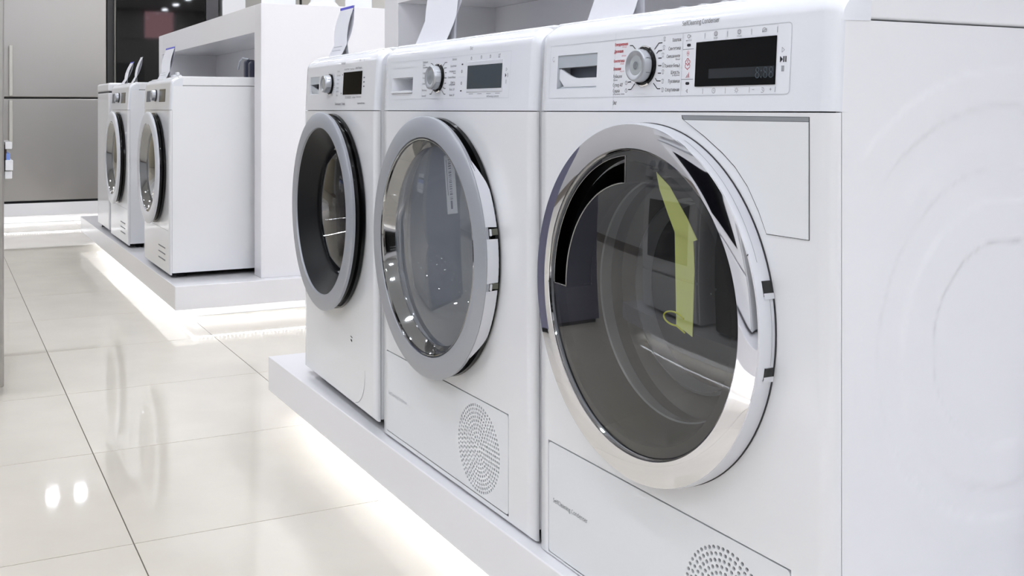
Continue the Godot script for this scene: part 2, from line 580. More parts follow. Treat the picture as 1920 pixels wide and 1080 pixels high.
# flat sheet around a round opening of radius R
func sheet_with_round(st: SurfaceTool, x0: float, y0: float, x1: float, y1: float, rc: float, c: Vector2, R: float, z: float, zb: float) -> void:
	var F := Vector3(0, 0, 1)
	var o := []
	var base := rrect(x0, y0, x1, y1, rc, 4)
	for i in base.size():
		var a: Vector2 = base[i]
		var b: Vector2 = base[(i + 1) % base.size()]
		var n := maxi(1, int(a.distance_to(b) / 0.012))
		for k in n: o.append(a.lerp(b, float(k) / n))
	for i in o.size():
		var a: Vector2 = o[i]
		var b: Vector2 = o[(i + 1) % o.size()]
		var ia := c + (a - c).normalized() * R
		var ib := c + (b - c).normalized() * R
		quad(st, Vector3(a.x, a.y, z), Vector3(b.x, b.y, z), Vector3(ib.x, ib.y, z), Vector3(ia.x, ia.y, z), F)
		var d := (b - a).normalized()
		quad(st, Vector3(a.x, a.y, z), Vector3(b.x, b.y, z), Vector3(b.x, b.y, zb), Vector3(a.x, a.y, zb), Vector3(d.y, -d.x, 0))

# control fascia in its own tilted plane: x across, y up from the seam; pocket = [x0, y0, x1, y1] is left open
func fascia_mesh(w: float, pocket: Array, top := 0.141) -> SurfaceTool:
	var st := S()
	var hw := w / 2
	var re := 0.022
	var xs := []
	var ins := []
	for k in 6:
		var a := PI / 2 * k / 5
		xs.append(-hw + re * (1.0 - cos(a))); ins.append(re * 0.3 * (1.0 - sin(a)))
	if pocket:
		xs.append(pocket[0]); ins.append(0.0)
		xs.append(pocket[2]); ins.append(0.0)
	xs.append(0.05); ins.append(0.0)
	for k in 6:
		var a := PI / 2 * k / 5
		xs.append(hw - re * (1.0 - sin(a))); ins.append(re * 0.3 * (1.0 - cos(a)))
	var flat := top - 0.03
	var rows := [Vector2(0.0008, -0.014), Vector2(0.0008, 0.0)]
	if pocket:
		rows.append(Vector2(pocket[1], 0)); rows.append(Vector2(pocket[3], 0))
	rows.append(Vector2(0.1, 0)); rows.append(Vector2(0.103, 0))
	rows.append(Vector2(flat, 0))
	for k in range(1, 8):
		var a := PI / 2 * k / 7
		rows.append(Vector2(flat + 0.03 * sin(a), -0.042 * (1.0 - cos(a))))
	rows.append(Vector2(top, -0.05))
	var nr := []
	for j in rows.size():
		var p: Vector2 = rows[maxi(j - 1, 0)]
		var q: Vector2 = rows[mini(j + 1, rows.size() - 1)]
		var n := Vector2(-(q.y - p.y), q.x - p.x).normalized()
		if j >= 1 and rows[j].x <= flat + 0.0001: n = Vector2(0, 1)
		nr.append(n)   # (y, z)
	for i in xs.size() - 1:
		for j in rows.size() - 1:
			if pocket and is_equal_approx(xs[i], pocket[0]) and is_equal_approx(rows[j].x, pocket[1]) and rows[j].y == 0.0 and is_equal_approx(rows[j + 1].x, pocket[3]): continue
			var P := []
			var N := []
			for e in [[i, j], [i + 1, j], [i + 1, j + 1], [i, j + 1]]:
				var s: float = ins[e[0]] / (re * 0.3)
				var r: Vector2 = rows[e[1]]
				P.append(Vector3(xs[e[0]], r.x - (ins[e[0]] * 0.9 if r.x > flat else 0.0), r.y - ins[e[0]]))
				var side := signf(xs[e[0]]) * sqrt(clampf(1.0 - (1.0 - s) * (1.0 - s), 0, 1))
				var g: Vector2 = nr[e[1]]
				if j == 0: g = Vector2(-1, 0)
				N.append(Vector3(side if j > 0 else 0.0, g.x, g.y * (1.0 if j == 0 else sqrt(maxf(1.0 - side * side, 0.02)))).normalized())
			quadn(st, P[0], P[1], P[2], P[3], N[0], N[1], N[2], N[3])
	# end cheeks
	for s in [-1.0, 1.0]:
		var x: float = s * hw
		for j in rows.size() - 1:
			var r0: Vector2 = rows[j]
			var r1: Vector2 = rows[j + 1]
			var i0 := re * 0.3
			var y0: float = r0.x - (i0 * 0.9 if r0.x > flat else 0.0)
			var y1: float = r1.x - (i0 * 0.9 if r1.x > flat else 0.0)
			quad(st, Vector3(x, y0, r0.y - i0), Vector3(x, y1, r1.y - i0), Vector3(x, y1, -0.048 if r1.x > 0.1015 else -0.0100), Vector3(x, y0, -0.048 if r0.x > 0.1015 else -0.0100), Vector3(s, 0, 0))
	return st

# embossed right side panel: three raised ring shapes
func side_panel_mesh(y0: float, y1: float, z0: float, z1: float, embossed: bool) -> SurfaceTool:
	var st := S()
	var ny := 110 if embossed else 1
	var nz := 90 if embossed else 1
	var ctr := Vector2(0.427, -0.272)
	var hgt := func(y: float, z: float) -> float:
		if not embossed: return 0.0
		var p := Vector2(y, z) - ctr
		var r := p.length()
		var ang := atan2(p.x, p.y)      # 0 towards the front
		var h := 0.0
		h += smoothstep(0.118, 0.124, r) * (1.0 - smoothstep(0.165, 0.176, r)) 
		h += smoothstep(0.205, 0.211, r) * (1.0 - smoothstep(0.232, 0.252, r)) * 0.6
		var band := smoothstep(0.276, 0.284, r) * (1.0 - smoothstep(0.318, 0.326, r))
		var lim := smoothstep(0.72, 0.80, ang) * (1.0 - smoothstep(2.55, 2.65, ang))
		h += band * lim
		return h * 0.0019
	for i in ny:
		for j in nz:
			var P := []
			var N := []
			for e in [[i, j], [i + 1, j], [i + 1, j + 1], [i, j + 1]]:
				var y := lerpf(y0, y1, float(e[0]) / ny)
				var z := lerpf(z0, z1, float(e[1]) / nz)
				P.append(Vector3(hgt.call(y, z), y, z))
				var d := 0.0015
				N.append(Vector3(1.0, -(hgt.call(y + d, z) - hgt.call(y - d, z)) / (2 * d), -(hgt.call(y, z + d) - hgt.call(y, z - d)) / (2 * d)).normalized())
			quadn(st, P[0], P[1], P[2], P[3], N[0], N[1], N[2], N[3])
	# front return and inner face
	quad(st, Vector3(0, y0, z0), Vector3(0, y1, z0), Vector3(-0.004, y1, z0), Vector3(-0.004, y0, z0), Vector3(0, 0, 1))
	quad(st, Vector3(-0.004, y0, z0), Vector3(-0.004, y1, z0), Vector3(-0.004, y1, z1), Vector3(-0.004, y0, z1), Vector3(-1, 0, 0))
	return st

func carcass(root: Node3D, w: float, door: Vector2, hole: float, flap: Array, ybot: float, embossed := false) -> void:
	var hw := w / 2
	var st := side_panel_mesh(0.022, 0.8005, -0.0105, -0.598, embossed)
	var r := obj("side_panel", st, M.white, root)
	r.position.x = hw - 0.0005
	st = side_panel_mesh(0.022, 0.8005, -0.0105, -0.598, false)
	var l := obj("side_panel", st, M.white, root)
	l.position.x = -hw + 0.0045
	st = S()
	rbox(st, Vector3(0, 0.41, -0.596), Vector3(w - 0.002, 0.776, 0.004), 0.001, 1)
	obj("back_panel", st, M.white, root)
	st = S()
	rbox(st, Vector3(0, 0.026, -0.31), Vector3(w - 0.004, 0.012, 0.56), 0.002, 1)
	obj("base_pan", st, M.foot, root)
	# lid
	st = S()
	rbox(st, Vector3(0, 0.8212, -0.3185), Vector3(w - 0.001, 0.0390, 0.565), 0.004, 3)
	obj("lid", st, M.white, root)
	# feet
	for sx in [-1, 1]:
		for z in [-0.06, -0.54]:
			st = S()
			lathe(st, [Vector2(0.0, -0.022), Vector2(0.02, -0.022), Vector2(0.021, -0.012), Vector2(0.012, -0.010), Vector2(0.012, 0.0)], Vector3.ZERO, 16)
			var f := obj("foot", st, M.foot, root)
			f.rotation.x = -PI / 2
			f.position = Vector3(sx * (hw - 0.06), 0.022, z)
	for sx in [-1, 1]:
		st = S()
		rbox(st, Vector3(sx * (hw - 0.005), 0.41, -0.019), Vector3(0.006, 0.77, 0.02), 0.001, 1)
		obj("corner_joint", st, M.line, root)
	# front sheet
	st = S()
	var dc := door
	if flap:
		plate(st, -hw, flap[3], hw, 0.6992, [true, true, false, false], 0.026, 0.006, -0.009, func(p: Vector2) -> Vector2: return dc + (p - dc).normalized() * hole)
		var fx0: float = flap[0] - 0.0012
		var fx1: float = flap[2] + 0.0012
		var fy0: float = flap[1] - 0.0012
		var X0 := -hw + 0.026
		var X1 := hw - 0.026
		var Y0 := ybot + 0.0052
		var fy1: float = flap[3]
		plate(st, -hw, ybot, hw, fy1, [true, true, true, false], 0.026, 0.006, -0.009, func(p: Vector2) -> Vector2:
			return Vector2(clampf(remap(p.x, X0, X1, fx0, fx1), fx0, fx1), clampf(remap(p.y, Y0, fy1, fy0, fy1 - 0.0001), fy0, fy1 - 0.0001)))
	else:
		plate(st, -hw, ybot, hw, 0.6992, [true, true, true, false], 0.026, 0.006, -0.009, func(p: Vector2) -> Vector2: return dc + (p - dc).normalized() * hole)
	obj("front_panel", st, M.white, root)
	# dark shadow joint below the fascia
	st = S()
	rbox(st, Vector3(0, 0.6995, -0.03), Vector3(w - 0.012, 0.012, 0.04), 0.001, 1)
	obj("seam_joint", st, M.seam, root)

func service_flap(root: Node3D, f: Array, vc: Vector2, vr: float, rings: int) -> void:
	var st := S()
	rbox(st, Vector3((f[0] + f[2]) / 2, (f[1] + f[3]) / 2, -0.012), Vector3(f[2] - f[0] + 0.006, f[3] - f[1] + 0.004, 0.006), 0.001, 1)
	var back := obj("flap_joint", st, M.gap, root)
	st = S()
	sheet_with_round(st, f[0] + 0.0004, f[1] + 0.0004, f[2] - 0.0004, f[3] - 0.0022, 0.006, vc, vr, 0.0, -0.006)
	var o := obj("service_flap", st, M.flap, root)
	st = S()
	var hs := S()
	vent(st, hs, vc, vr, rings, vr / (rings + 0.5) * 0.36, 0.0)
	var g := obj("vent_grille", st, M.flap, o)
	obj("vent_holes", hs, M.gap, o).set_meta("kind", "stuff")
	g.set_meta("kind", "stuff")

func drum(root: Node, c: Vector2, r: float, front: float, label_plate := false) -> void:
	var st := S()
	lathe(st, [Vector2(r, front), Vector2(r, front - 0.03), Vector2(r * 1.16, front - 0.07), Vector2(r * 1.16, -0.44), Vector2(r * 1.12, -0.47)], Vector3(c.x, c.y, 0), 64)
	var o := obj("drum", st, M.drum, root)
	st = S()
	lathe(st, [Vector2(r * 1.14, -0.465), Vector2(r * 0.8, -0.45), Vector2(r * 0.3, -0.445), Vector2(0.001, -0.44)], Vector3(c.x, c.y, 0), 48)
	obj("drum_back", st, M.drum, o)
	st = S()
	for k in 9:
		for i in int(5 + k * 5):
			var a := TAU * i / (5 + k * 5)
			var p := Vector2.from_angle(a) * r * (0.14 + k * 0.1)
			var q := Vector3(c.x + p.x, c.y + p.y, -0.4385 - 0.011 * (0.14 + k * 0.1))
			rbox(st, q, Vector3(0.009, 0.009, 0.004), 0.0015, 1)
	obj("drum_holes", st, M.drum_hole, o).set_meta("kind", "stuff")
	for k in 3:
		var a := TAU * k / 3 + 0.5
		st = S()
		var dir := Vector3(cos(a), sin(a), 0)
		tube(st, [Vector3(c.x, c.y, -0.43) + dir * r * 1.08, Vector3(c.x, c.y, front - 0.1) + dir * r * 1.08], 0.022, 10)
		obj("drum_paddle", st, M.drum, o)

# knob on the fascia
func knob(f: Node, x: float, y: float, r: float, h: float, glyph: bool) -> void:
	var st := S()
	lathe(st, [Vector2(r * 1.13, 0.0), Vector2(r * 1.13, 0.003), Vector2(r * 1.02, 0.0045), Vector2(r * 0.9, 0.0045)], Vector3.ZERO, 48)
	var ring := obj("knob_ring", st, M.black, f)
	ring.position = Vector3(x, y, 0)
	st = S()
	lathe(st, [Vector2(r * 0.97, 0.003), Vector2(r * 0.96, h * 0.75), Vector2(r * 0.93, h * 0.95), Vector2(r * 0.88, h), Vector2(r * 0.82, h), Vector2(r * 0.58, h - 0.0022)], Vector3.ZERO, 64)
	var k := obj("knob", st, M.knob, f)
	k.position = Vector3(x, y, 0)
	st = S()
	lathe(st, [Vector2(r * 0.58, h - 0.0022), Vector2(0.0, h - 0.0026)], Vector3.ZERO, 40)
	var face := obj("knob_face", st, M.knob_face, f)
	face.position = Vector3(x, y, 0)
	st = S()
	lathe(st, [Vector2(r * 1.2, 0.0), Vector2(r * 1.2, 0.0016), Vector2(r * 1.13, 0.003)], Vector3.ZERO, 48, PI * 0.35, PI * 1.65)
	var b := obj("knob_bezel", st, M.chrome, f)
	b.position = Vector3(x, y, 0)
	st = S()
	for a in [0.45, -0.45, 1.5, -1.5]:
		var d := Vector3(cos(a), sin(a), 0) * r * 0.966
		tube(st, [d + Vector3(0, 0, 0.0055), d + Vector3(0, 0, h * 0.72)], 0.0004, 5)
	if glyph:
		stroke(st, arc(Vector2.ZERO, r * 0.17, 0, TAU, 20, r * 0.2), 0.0010, h - 0.0015)
		stroke(st, [Vector2(0, -r * 0.12), Vector2(0, r * 0.12)], 0.0010, h - 0.0015)
	var g := obj("knob_marks", st, M.ink_soft, f)
	g.position = Vector3(x, y, 0)

func pocket_box(f: Node, p: Array, depth: float, m: Material) -> void:
	var st := S()
	var a := Vector3(p[0], p[1], 0)
	var b := Vector3(p[2], p[1], 0)
	var c := Vector3(p[2], p[3], 0)
	var d := Vector3(p[0], p[3], 0)
	var k := Vector3(0, 0, -depth)
	var sl := Vector3(0.016, 0, 0)
	var up := Vector3(0, 0.010, 0)
	quad(st, a, b, b + k * 0.5 + up, a + k * 0.5 + up + sl, Vector3(0, 0.8, 0.6))
	quad(st, a + k * 0.5 + up + sl, b + k * 0.5 + up, b + k, a + k + sl, Vector3(0, 1, 0))
	quad(st, d, c, c + k, d + k + sl, Vector3(0, -1, 0))
	quad(st, a, a + k + sl, d + k + sl, d, Vector3(1, 0, 0.4).normalized())
	quad(st, b, b + k, c + k, c, Vector3(-1, 0, 0))
	quad(st, a + k + sl, b + k, c + k, d + k + sl, Vector3(0, 0, 1))
	obj("grip_pocket", st, m, f)

# fascia node in its tilted plane
func add_fascia(root: Node3D, w: float, pocket: Array) -> MeshInstance3D:
	var f := obj("control_fascia", fascia_mesh(w, pocket), M.fascia, root)
	f.position = Vector3(0, 0.70, 0)
	f.rotation.x = -TILT
	return f

func inked(f: Node, called: String, lines: Array, w: float, m: Material) -> void:
	var st := S()
	for l in lines: stroke(st, l, w)
	obj(called, st, m, f).set_meta("kind", "stuff")

func P2(a: Array) -> Array:
	var o := []
	for i in range(0, a.size(), 2): o.append(Vector2(a[i], a[i + 1] - 0.70))
	return o

# ---------------------------------------------------------------- machines
func swirl(c: Vector2, r: float) -> Array:
	return arc(c, r, 0.6, 0.6 + TAU * 0.86, 18, r * 1.25)

func dryer_print(f: Node, small: bool) -> void:
	# frames drawn on the fascia
	inked(f, "drawer_outline", [[Vector2(-0.104, 0.1022), Vector2(-0.2735, 0.1022)] + [Vector2(-0.2735, 0.0204), Vector2(-0.1044, 0.0204)]], 0.0007, M.line)
	inked(f, "programme_outline", [[Vector2(-0.104, 0.1025), Vector2(0.231, 0.1025)] + arc(Vector2(0.231, 0.0975), 0.005, PI / 2, 0, 6) + arc(Vector2(0.231, 0.0255), 0.005, 0, -PI / 2, 6) + [Vector2(-0.104, 0.0205)], [Vector2(0.0463, 0.1025), Vector2(0.0463, 0.0205)]], 0.0007, M.line)
	inked(f, "fascia_seam", [[Vector2(-0.1015, 0.003), Vector2(-0.1015, 0.111)]], 0.0007, M.line)

const M3_TICKS := [[-0.0116, 0.7844, -0.0032, 0.7921, 0.004, 0.7921], [-0.0069, 0.7785, -0.0031, 0.7817, 0.0041, 0.7819], [-0.0025, 0.7718, 0.0038, 0.7717], [-0.0021, 0.7616, 0.0039, 0.7615], [-0.0023, 0.7516, 0.0036, 0.7514], [-0.0072, 0.7448, -0.0039, 0.7412, 0.0037, 0.741], [-0.011, 0.7382, -0.0022, 0.7307, 0.0037, 0.7306], [-0.0669, 0.7923, -0.0608, 0.792, -0.0548, 0.7871], [-0.0678, 0.741, -0.0613, 0.7415], [-0.0666, 0.7306, -0.0605, 0.7307, -0.0523, 0.7385]]
const M2_TICKS := [[-0.0338, 0.782, -0.0182, 0.7925, -0.0099, 0.7924], [-0.0253, 0.7764, -0.0206, 0.782, -0.0111, 0.7822], [-0.0172, 0.7729, -0.0107, 0.7727], [-0.0179, 0.7629, -0.0101, 0.7627], [-0.0173, 0.7526, -0.0108, 0.7527], [-0.0237, 0.7459, -0.0186, 0.7429, -0.0115, 0.7427], [-0.0278, 0.7393, -0.0174, 0.732, -0.0115, 0.7319], [-0.0813, 0.7932, -0.0729, 0.7915, -0.0679, 0.7859], [-0.0806, 0.7329, -0.0737, 0.7328, -0.067, 0.74]]

func machines() -> void:
	nearest_dryer()
	middle_dryer()
	washer()
	far_machines()

func display_glass(f: Node, x0: float, y0: float, x1: float, y1: float, m: Material) -> MeshInstance3D:
	var st := S()
	rbox(st, Vector3((x0 + x1) / 2, (y0 + y1) / 2, 0.0), Vector3(x1 - x0, y1 - y0, 0.003), 0.0008, 1)
	return obj("display", st, m, f)

func nearest_dryer() -> void:
	var root := thing("tumble_dryer", "nearest front loader, with chrome door ring, yellow strip behind dark glass and wide black display", "dryer", Vector3(-0.302, 0, 0))
	var dc := Vector2(-0.0235, 0.4435)
	var flap := [-0.2727, 0.0075, 0.2385, 0.1825]
	carcass(root, 0.606, dc, 0.19, flap, 0.0, true)
	service_flap(root, flap, Vector2(0.134, 0.088), 0.079, 10)
	var ft := root.get_node("service_flap")
	text(ft, "SelfCleaning Condenser", -0.2589, -0.1645, 0.0885, M.dark_line)
	# water tank drawer in the upper right corner, curved round the door
	var P := [Vector2(0.0499, 0.6954), Vector2(0.2671, 0.6945), Vector2(0.2671, 0.5579), Vector2(0.2016, 0.5577), Vector2(0.1888, 0.5827), Vector2(0.1706, 0.6106), Vector2(0.1497, 0.6323), Vector2(0.1279, 0.6482), Vector2(0.0952, 0.6677), Vector2(0.0515, 0.6905)]
	var st := S()
	slab(st, P, -0.003, 0.0006)
	obj("tank_joint", st, M.gap, root)
	st = S()
	var Q := [Vector2(0.0560, 0.6893), Vector2(0.2665, 0.6888), Vector2(0.2665, 0.5586), Vector2(0.2029, 0.5586), Vector2(0.1904, 0.5836), Vector2(0.1719, 0.6118), Vector2(0.1508, 0.6337), Vector2(0.1288, 0.6497), Vector2(0.0960, 0.6691)]
	slab(st, Q, -0.002, 0.0016)
	obj("tank_drawer", st, M.flap, root)
	st = S()
	slab(st, [Vector2(0.0515, 0.6948), Vector2(0.2665, 0.6940), Vector2(0.2665, 0.6893), Vector2(0.0545, 0.6898)], -0.002, 0.0009)
	obj("tank_grip", st, mat(Color(0.56, 0.57, 0.58), 0.4), root)
	# fascia
	var pk := [-0.2524, 0.0345, -0.1457, 0.0865]
	var f := add_fascia(root, 0.606, pk)
	pocket_box(f, pk, 0.03, M.grey_lip)
	st = S()
	var lip := [Vector2(-0.2524, 0.0865), Vector2(-0.1457, 0.0865), Vector2(-0.1457, 0.068), Vector2(-0.2524, 0.0672)]
	slab(st, lip, -0.012, -0.0015)
	obj("grip_lip", st, M.grey_lip, f)
	st = S()
	var sc := []
	for i in 13:
		var t := i / 12.0
		sc.append(Vector2(lerpf(-0.247, -0.1457, t), 0.066 - 0.0155 * minf(1.0, sin(minf(t * 1.9, 1.0) * PI / 2) * 1.0)))
	var low := [Vector2(-0.1457, 0.0375), Vector2(-0.236, 0.0375), Vector2(-0.2505, 0.05), Vector2(-0.2505, 0.066)]
	slab(st, sc + low, -0.007, -0.0032)
	obj("drawer_scoop", st, M.fascia, f)
	st = S()
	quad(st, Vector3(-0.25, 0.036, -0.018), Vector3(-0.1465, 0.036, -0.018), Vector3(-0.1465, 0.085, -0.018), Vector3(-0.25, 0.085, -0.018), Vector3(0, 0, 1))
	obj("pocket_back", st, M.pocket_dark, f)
	dryer_print(f, false)
	knob(f, -0.0335, 0.0622, 0.0235, 0.0165, true)
	inked(f, "programme_ticks", M3_TICKS.map(func(a): return P2(a)), 0.0013, M.ink)
	for t in [["Ежедневная", -0.1025, -0.0724, 0.0932], ["Деловая", -0.1036, -0.0825, 0.0832], ["Синтетика", -0.1038, -0.0786, 0.0707], ["Хлопок", -0.1040, -0.0855, 0.0594]]:
		text(f, t[0], t[1], t[2], t[3], M.red, 0.0004, true, "lettering", 1.25)
	for t in [["лёгкая", -0.0849, -0.0751, 0.0905], ["лёгкая", -0.0858, -0.0756, 0.0782], ["лёгкая", -0.0886, -0.0795, 0.0669], ["под утюг", -0.0885, -0.0783, 0.0559]]:
		text(f, t[0], t[1], t[2], t[3], M.pink)
	for t in [["Рубашки", -0.1031, -0.0831, 0.0476], ["Супер 40'", -0.1033, -0.0800, 0.0350], ["Сушка", -0.1027, -0.0871, 0.0268], ["Хлопок", 0.0252, 0.0432, 0.0933], ["Синтетика", 0.0180, 0.0424, 0.0822], ["Смешанное", 0.0145, 0.0421, 0.0721], ["Тонкое бельё", 0.0112, 0.0423, 0.0595], ["Шерсть", 0.0247, 0.0424, 0.0494], ["Пуховики", 0.0201, 0.0429, 0.0376], ["Спортивная", 0.0144, 0.0430, 0.0265], ["9кг", -0.1014, -0.0925, 0.0107], ["SelfCleaning Condenser", 0.0441, 0.1145, 0.1117]]:
		text(f, t[0], t[1], t[2], t[3], M.ink, 0.0004, false, "lettering", 1.2)
	for t in [["бизнес", -0.1029, -0.0928, 0.0440], ["по времени, тепло", -0.1024, -0.0751, 0.0233], ["бельё", 0.0333, 0.0421, 0.0682], ["в корзине", 0.0278, 0.0426, 0.0464], ["80 мин", 0.1055, 0.1129, 0.0917], ["120 мин", 0.1468, 0.1548, 0.0914], ["выкл 3 сек", 0.0525, 0.0638, 0.0917]]:
		text(f, t[0], t[1], t[2], t[3], M.ink_soft)
	# display and its signs
	var d := display_glass(f, 0.0737, 0.0317, 0.2134, 0.0887, M.display)
	st = S()
	slab(st, [Vector2(0.10, 0.0415), Vector2(0.2125, 0.0415), Vector2(0.2125, 0.0535), Vector2(0.10, 0.0535)], 0.001, 0.0017)
	obj("display_zone", st, M.display_zone, d)
	text(d, "8:88", 0.182, 0.2115, 0.0425, M.digit, 0.0019, false, "digits", 1.1)
	var seps := [[0.0889, 0.7993, 0.0887, 0.7927], [0.13, 0.7989, 0.1301, 0.7924], [0.1717, 0.799, 0.1719, 0.7923], [0.2137, 0.7985, 0.2139, 0.7921], [0.089, 0.729, 0.0891, 0.7228], [0.1302, 0.7293, 0.1303, 0.7226], [0.172, 0.7294, 0.1718, 0.7231], [0.214, 0.7291, 0.2136, 0.7232]].map(func(a): return P2(a))
	inked(f, "separators", seps + [[Vector2(0.0477, 0.0807), Vector2(0.0684, 0.0808)], [Vector2(0.0466, 0.0419), Vector2(0.0695, 0.0417)]], 0.0006, M.dark_line)
	st = S()
	for c in [Vector2(0.0587, 0.0859), Vector2(0.0587, 0.0364)]:
		slab(st, rrect(c.x - 0.0034, c.y - 0.0018, c.x + 0.0034, c.y + 0.0018, 0.0017, 4), 0.0, 0.0006)
	slab(st, [Vector2(0.2196, 0.0570), Vector2(0.2196, 0.0642), Vector2(0.2237, 0.0606)], 0.0, 0.0005)
	for x in [0.2254, 0.2285]:
		slab(st, rrect(x - 0.0007, 0.0572, x + 0.0007, 0.0640, 0.0003, 2), 0.0, 0.0005)
	obj("button_signs", st, M.ink, f)
	var L := []
	L.append([Vector2(0.2222, 0.0742), Vector2(0.2222, 0.0685), Vector2(0.2262, 0.0712), Vector2(0.2222, 0.0742)])
	for x in [0.2232, 0.2256]: L.append([Vector2(x - 0.0007, 0.047), Vector2(x + 0.0007, 0.047), Vector2(x + 0.0007, 0.0527), Vector2(x - 0.0007, 0.0527), Vector2(x - 0.0007, 0.047)])
	for c in [Vector2(0.1091, 0.0974), Vector2(0.1508, 0.0969)]:
		L.append(arc(c, 0.0029, 0, TAU, 18)); L.append(arc(c + Vector2(0, -0.0004), 0.0016, PI, TAU, 8)); L.append([c + Vector2(-0.0029, 0.001), c + Vector2(0.0029, 0.001)])
	L.append(arc(Vector2(0.1926, 0.0959), 0.003, 0.2, PI + 0.2, 10)); L.append([Vector2(0.1893, 0.0945), Vector2(0.196, 0.0975), Vector2(0.1962, 0.0945), Vector2(0.1893, 0.0940)])
	L.append(arc(Vector2(0.1094, 0.0264), 0.0031, 0, TAU, 20)); L.append([Vector2(0.1094, 0.0283), Vector2(0.1094, 0.0262), Vector2(0.1108, 0.0255)])
	L.append(arc(Vector2(0.15, 0.0261), 0.0018, 0, TAU, 16))
	for k in 8: L.append([Vector2(0.15, 0.0261) + Vector2.from_angle(TAU * k / 8) * 0.0026, Vector2(0.15, 0.0261) + Vector2.from_angle(TAU * k / 8) * 0.0036])
	L.append(arc(Vector2(0.1931, 0.0257), 0.0029, -2.2, 1.8, 16)); L.append([Vector2(0.1931, 0.0274), Vector2(0.1931, 0.0256), Vector2(0.1944, 0.025)])
	L.append([Vector2(0.1766, 0.0263), Vector2(0.18, 0.0263)]); L.append([Vector2(0.2047, 0.0264), Vector2(0.208, 0.0264)]); L.append([Vector2(0.2063, 0.0248), Vector2(0.2063, 0.028)])
	L.append(arc(Vector2(0.0575, 0.0974), 0.0022, 0.5, TAU - 0.5, 12)); L.append([Vector2(0.0594, 0.0985), Vector2(0.0618, 0.0985), Vector2(0.0618, 0.0967), Vector2(0.0594, 0.0967)])
	L.append([Vector2(0.0568, 0.0266), Vector2(0.0594, 0.0289), Vector2(0.0594, 0.0243), Vector2(0.0568, 0.0266)]); L.append([Vector2(0.0575, 0.0266), Vector2(0.0575, 0.0272)])
	# garment signs beside the ticks
	for c in [Vector2(0.0089, 0.0968), Vector2(0.0081, 0.0854), Vector2(0.0066, 0.0755), Vector2(0.0081, 0.062), Vector2(0.0081, 0.0529), Vector2(0.0083, 0.0404), Vector2(0.0088, 0.0288)]:
		L.append([c + Vector2(-0.0021, 0.0018), c + Vector2(-0.001, 0.0028), c + Vector2(0.001, 0.0028), c + Vector2(0.0021, 0.0018), c + Vector2(0.0012, 0.0008), c + Vector2(0.0012, -0.0026), c + Vector2(-0.0012, -0.0026), c + Vector2(-0.0012, 0.0008), c + Vector2(-0.0021, 0.0018)])
	for c in [Vector2(-0.072, 0.0402), Vector2(-0.0716, 0.0293)]: L.append(arc(c, 0.0026, 0, TAU, 16)); L.append([c + Vector2(0, 0.0014), c, c + Vector2(0.001, -0.0008)])
	L.append(arc(Vector2(-0.2642, 0.0814), 0.0025, 0.8, TAU - 0.2, 12, 0.0034)); L.append([Vector2(-0.2642, 0.0765), Vector2(-0.2622, 0.0785)])
	inked(f, "button_icons", L, 0.00045, M.ink_soft)
	var R := []
	for c in [Vector2(0.0576, 0.0613)]:
		for s in [-1, 1]:
			R.append([c + Vector2(0, -0.0018), c + Vector2(s * 0.0018, 0.0006), c + Vector2(s * 0.0042, 0.0012), c + Vector2(s * 0.0046, 0.004), c + Vector2(s * 0.0028, 0.0048), c + Vector2(s * 0.0015, 0.0068), c + Vector2(0, 0.0078)])
			R.append([c + Vector2(0, -0.0072), c + Vector2(s * 0.0016, -0.0052), c + Vector2(s * 0.0042, -0.0044), c + Vector2(s * 0.0046, -0.0014), c + Vector2(s * 0.003, 0.0004)])
		R.append([c + Vector2(0, 0.0014), c + Vector2(0, 0.0056)])
	for k in 4: R.append([Vector2(0.0552 + k * 0.0019, 0.044), Vector2(0.0552 + k * 0.0019, 0.0448 + k * 0.0019)])
	inked(f, "crease_signs", R, 0.0007, M.red)
	inked(f, "light_signs", [[Vector2(0.0576, 0.0716), Vector2(0.0596, 0.0741), Vector2(0.0592, 0.0775), Vector2(0.0576, 0.079), Vector2(0.056, 0.0775), Vector2(0.0556, 0.0741), Vector2(0.0576, 0.0716)], [Vector2(0.056, 0.0765), Vector2(0.0576, 0.0748), Vector2(0.0592, 0.0765)]] + arc_rows(), 0.0005, M.pink)
	# ---- door
	var c3 := Vector3.ZERO
	st = S()
	lathe(st, [Vector2(0.230, 0.0232), Vector2(0.2335, 0.0245), Vector2(0.2343, 0.030), Vector2(0.2340, 0.041), Vector2(0.2328, 0.047), Vector2(0.229, 0.0490), Vector2(0.1985, 0.041), Vector2(0.1975, 0.015)], c3, 128)
	var door := obj("door", st, M.satin_side, root)
	door.position = Vector3(dc.x, dc.y, -0.0225)
	door.scale = Vector3(1.030, 1.030, 1)
	st = S()
	lathe(st, [Vector2(0.2345, 0.0227), Vector2(0.2345, 0.0236), Vector2(0.230, 0.0245)], c3, 128)
	obj("door_seal", st, M.gap, door)
	st = S()
	var cr := [Vector2(0.2328, 0.0465)]
	for i in 13:
		var t := i / 12.0
		cr.append(Vector2(lerpf(0.2325, 0.2012, t), 0.0492 + 0.0006 * sin(lerpf(0.2, PI * 0.8, t))))
	cr.append(Vector2(0.2, 0.0455))
	lathe(st, cr, c3, 160)
	obj("chrome_ring", st, M.chrome, door)
	st = S()
	lathe(st, [Vector2(0.2005, 0.0462), Vector2(0.1992, 0.0485), Vector2(0.1978, 0.0465)], c3, 128)
	obj("glass_trim", st, M.bevel, door)
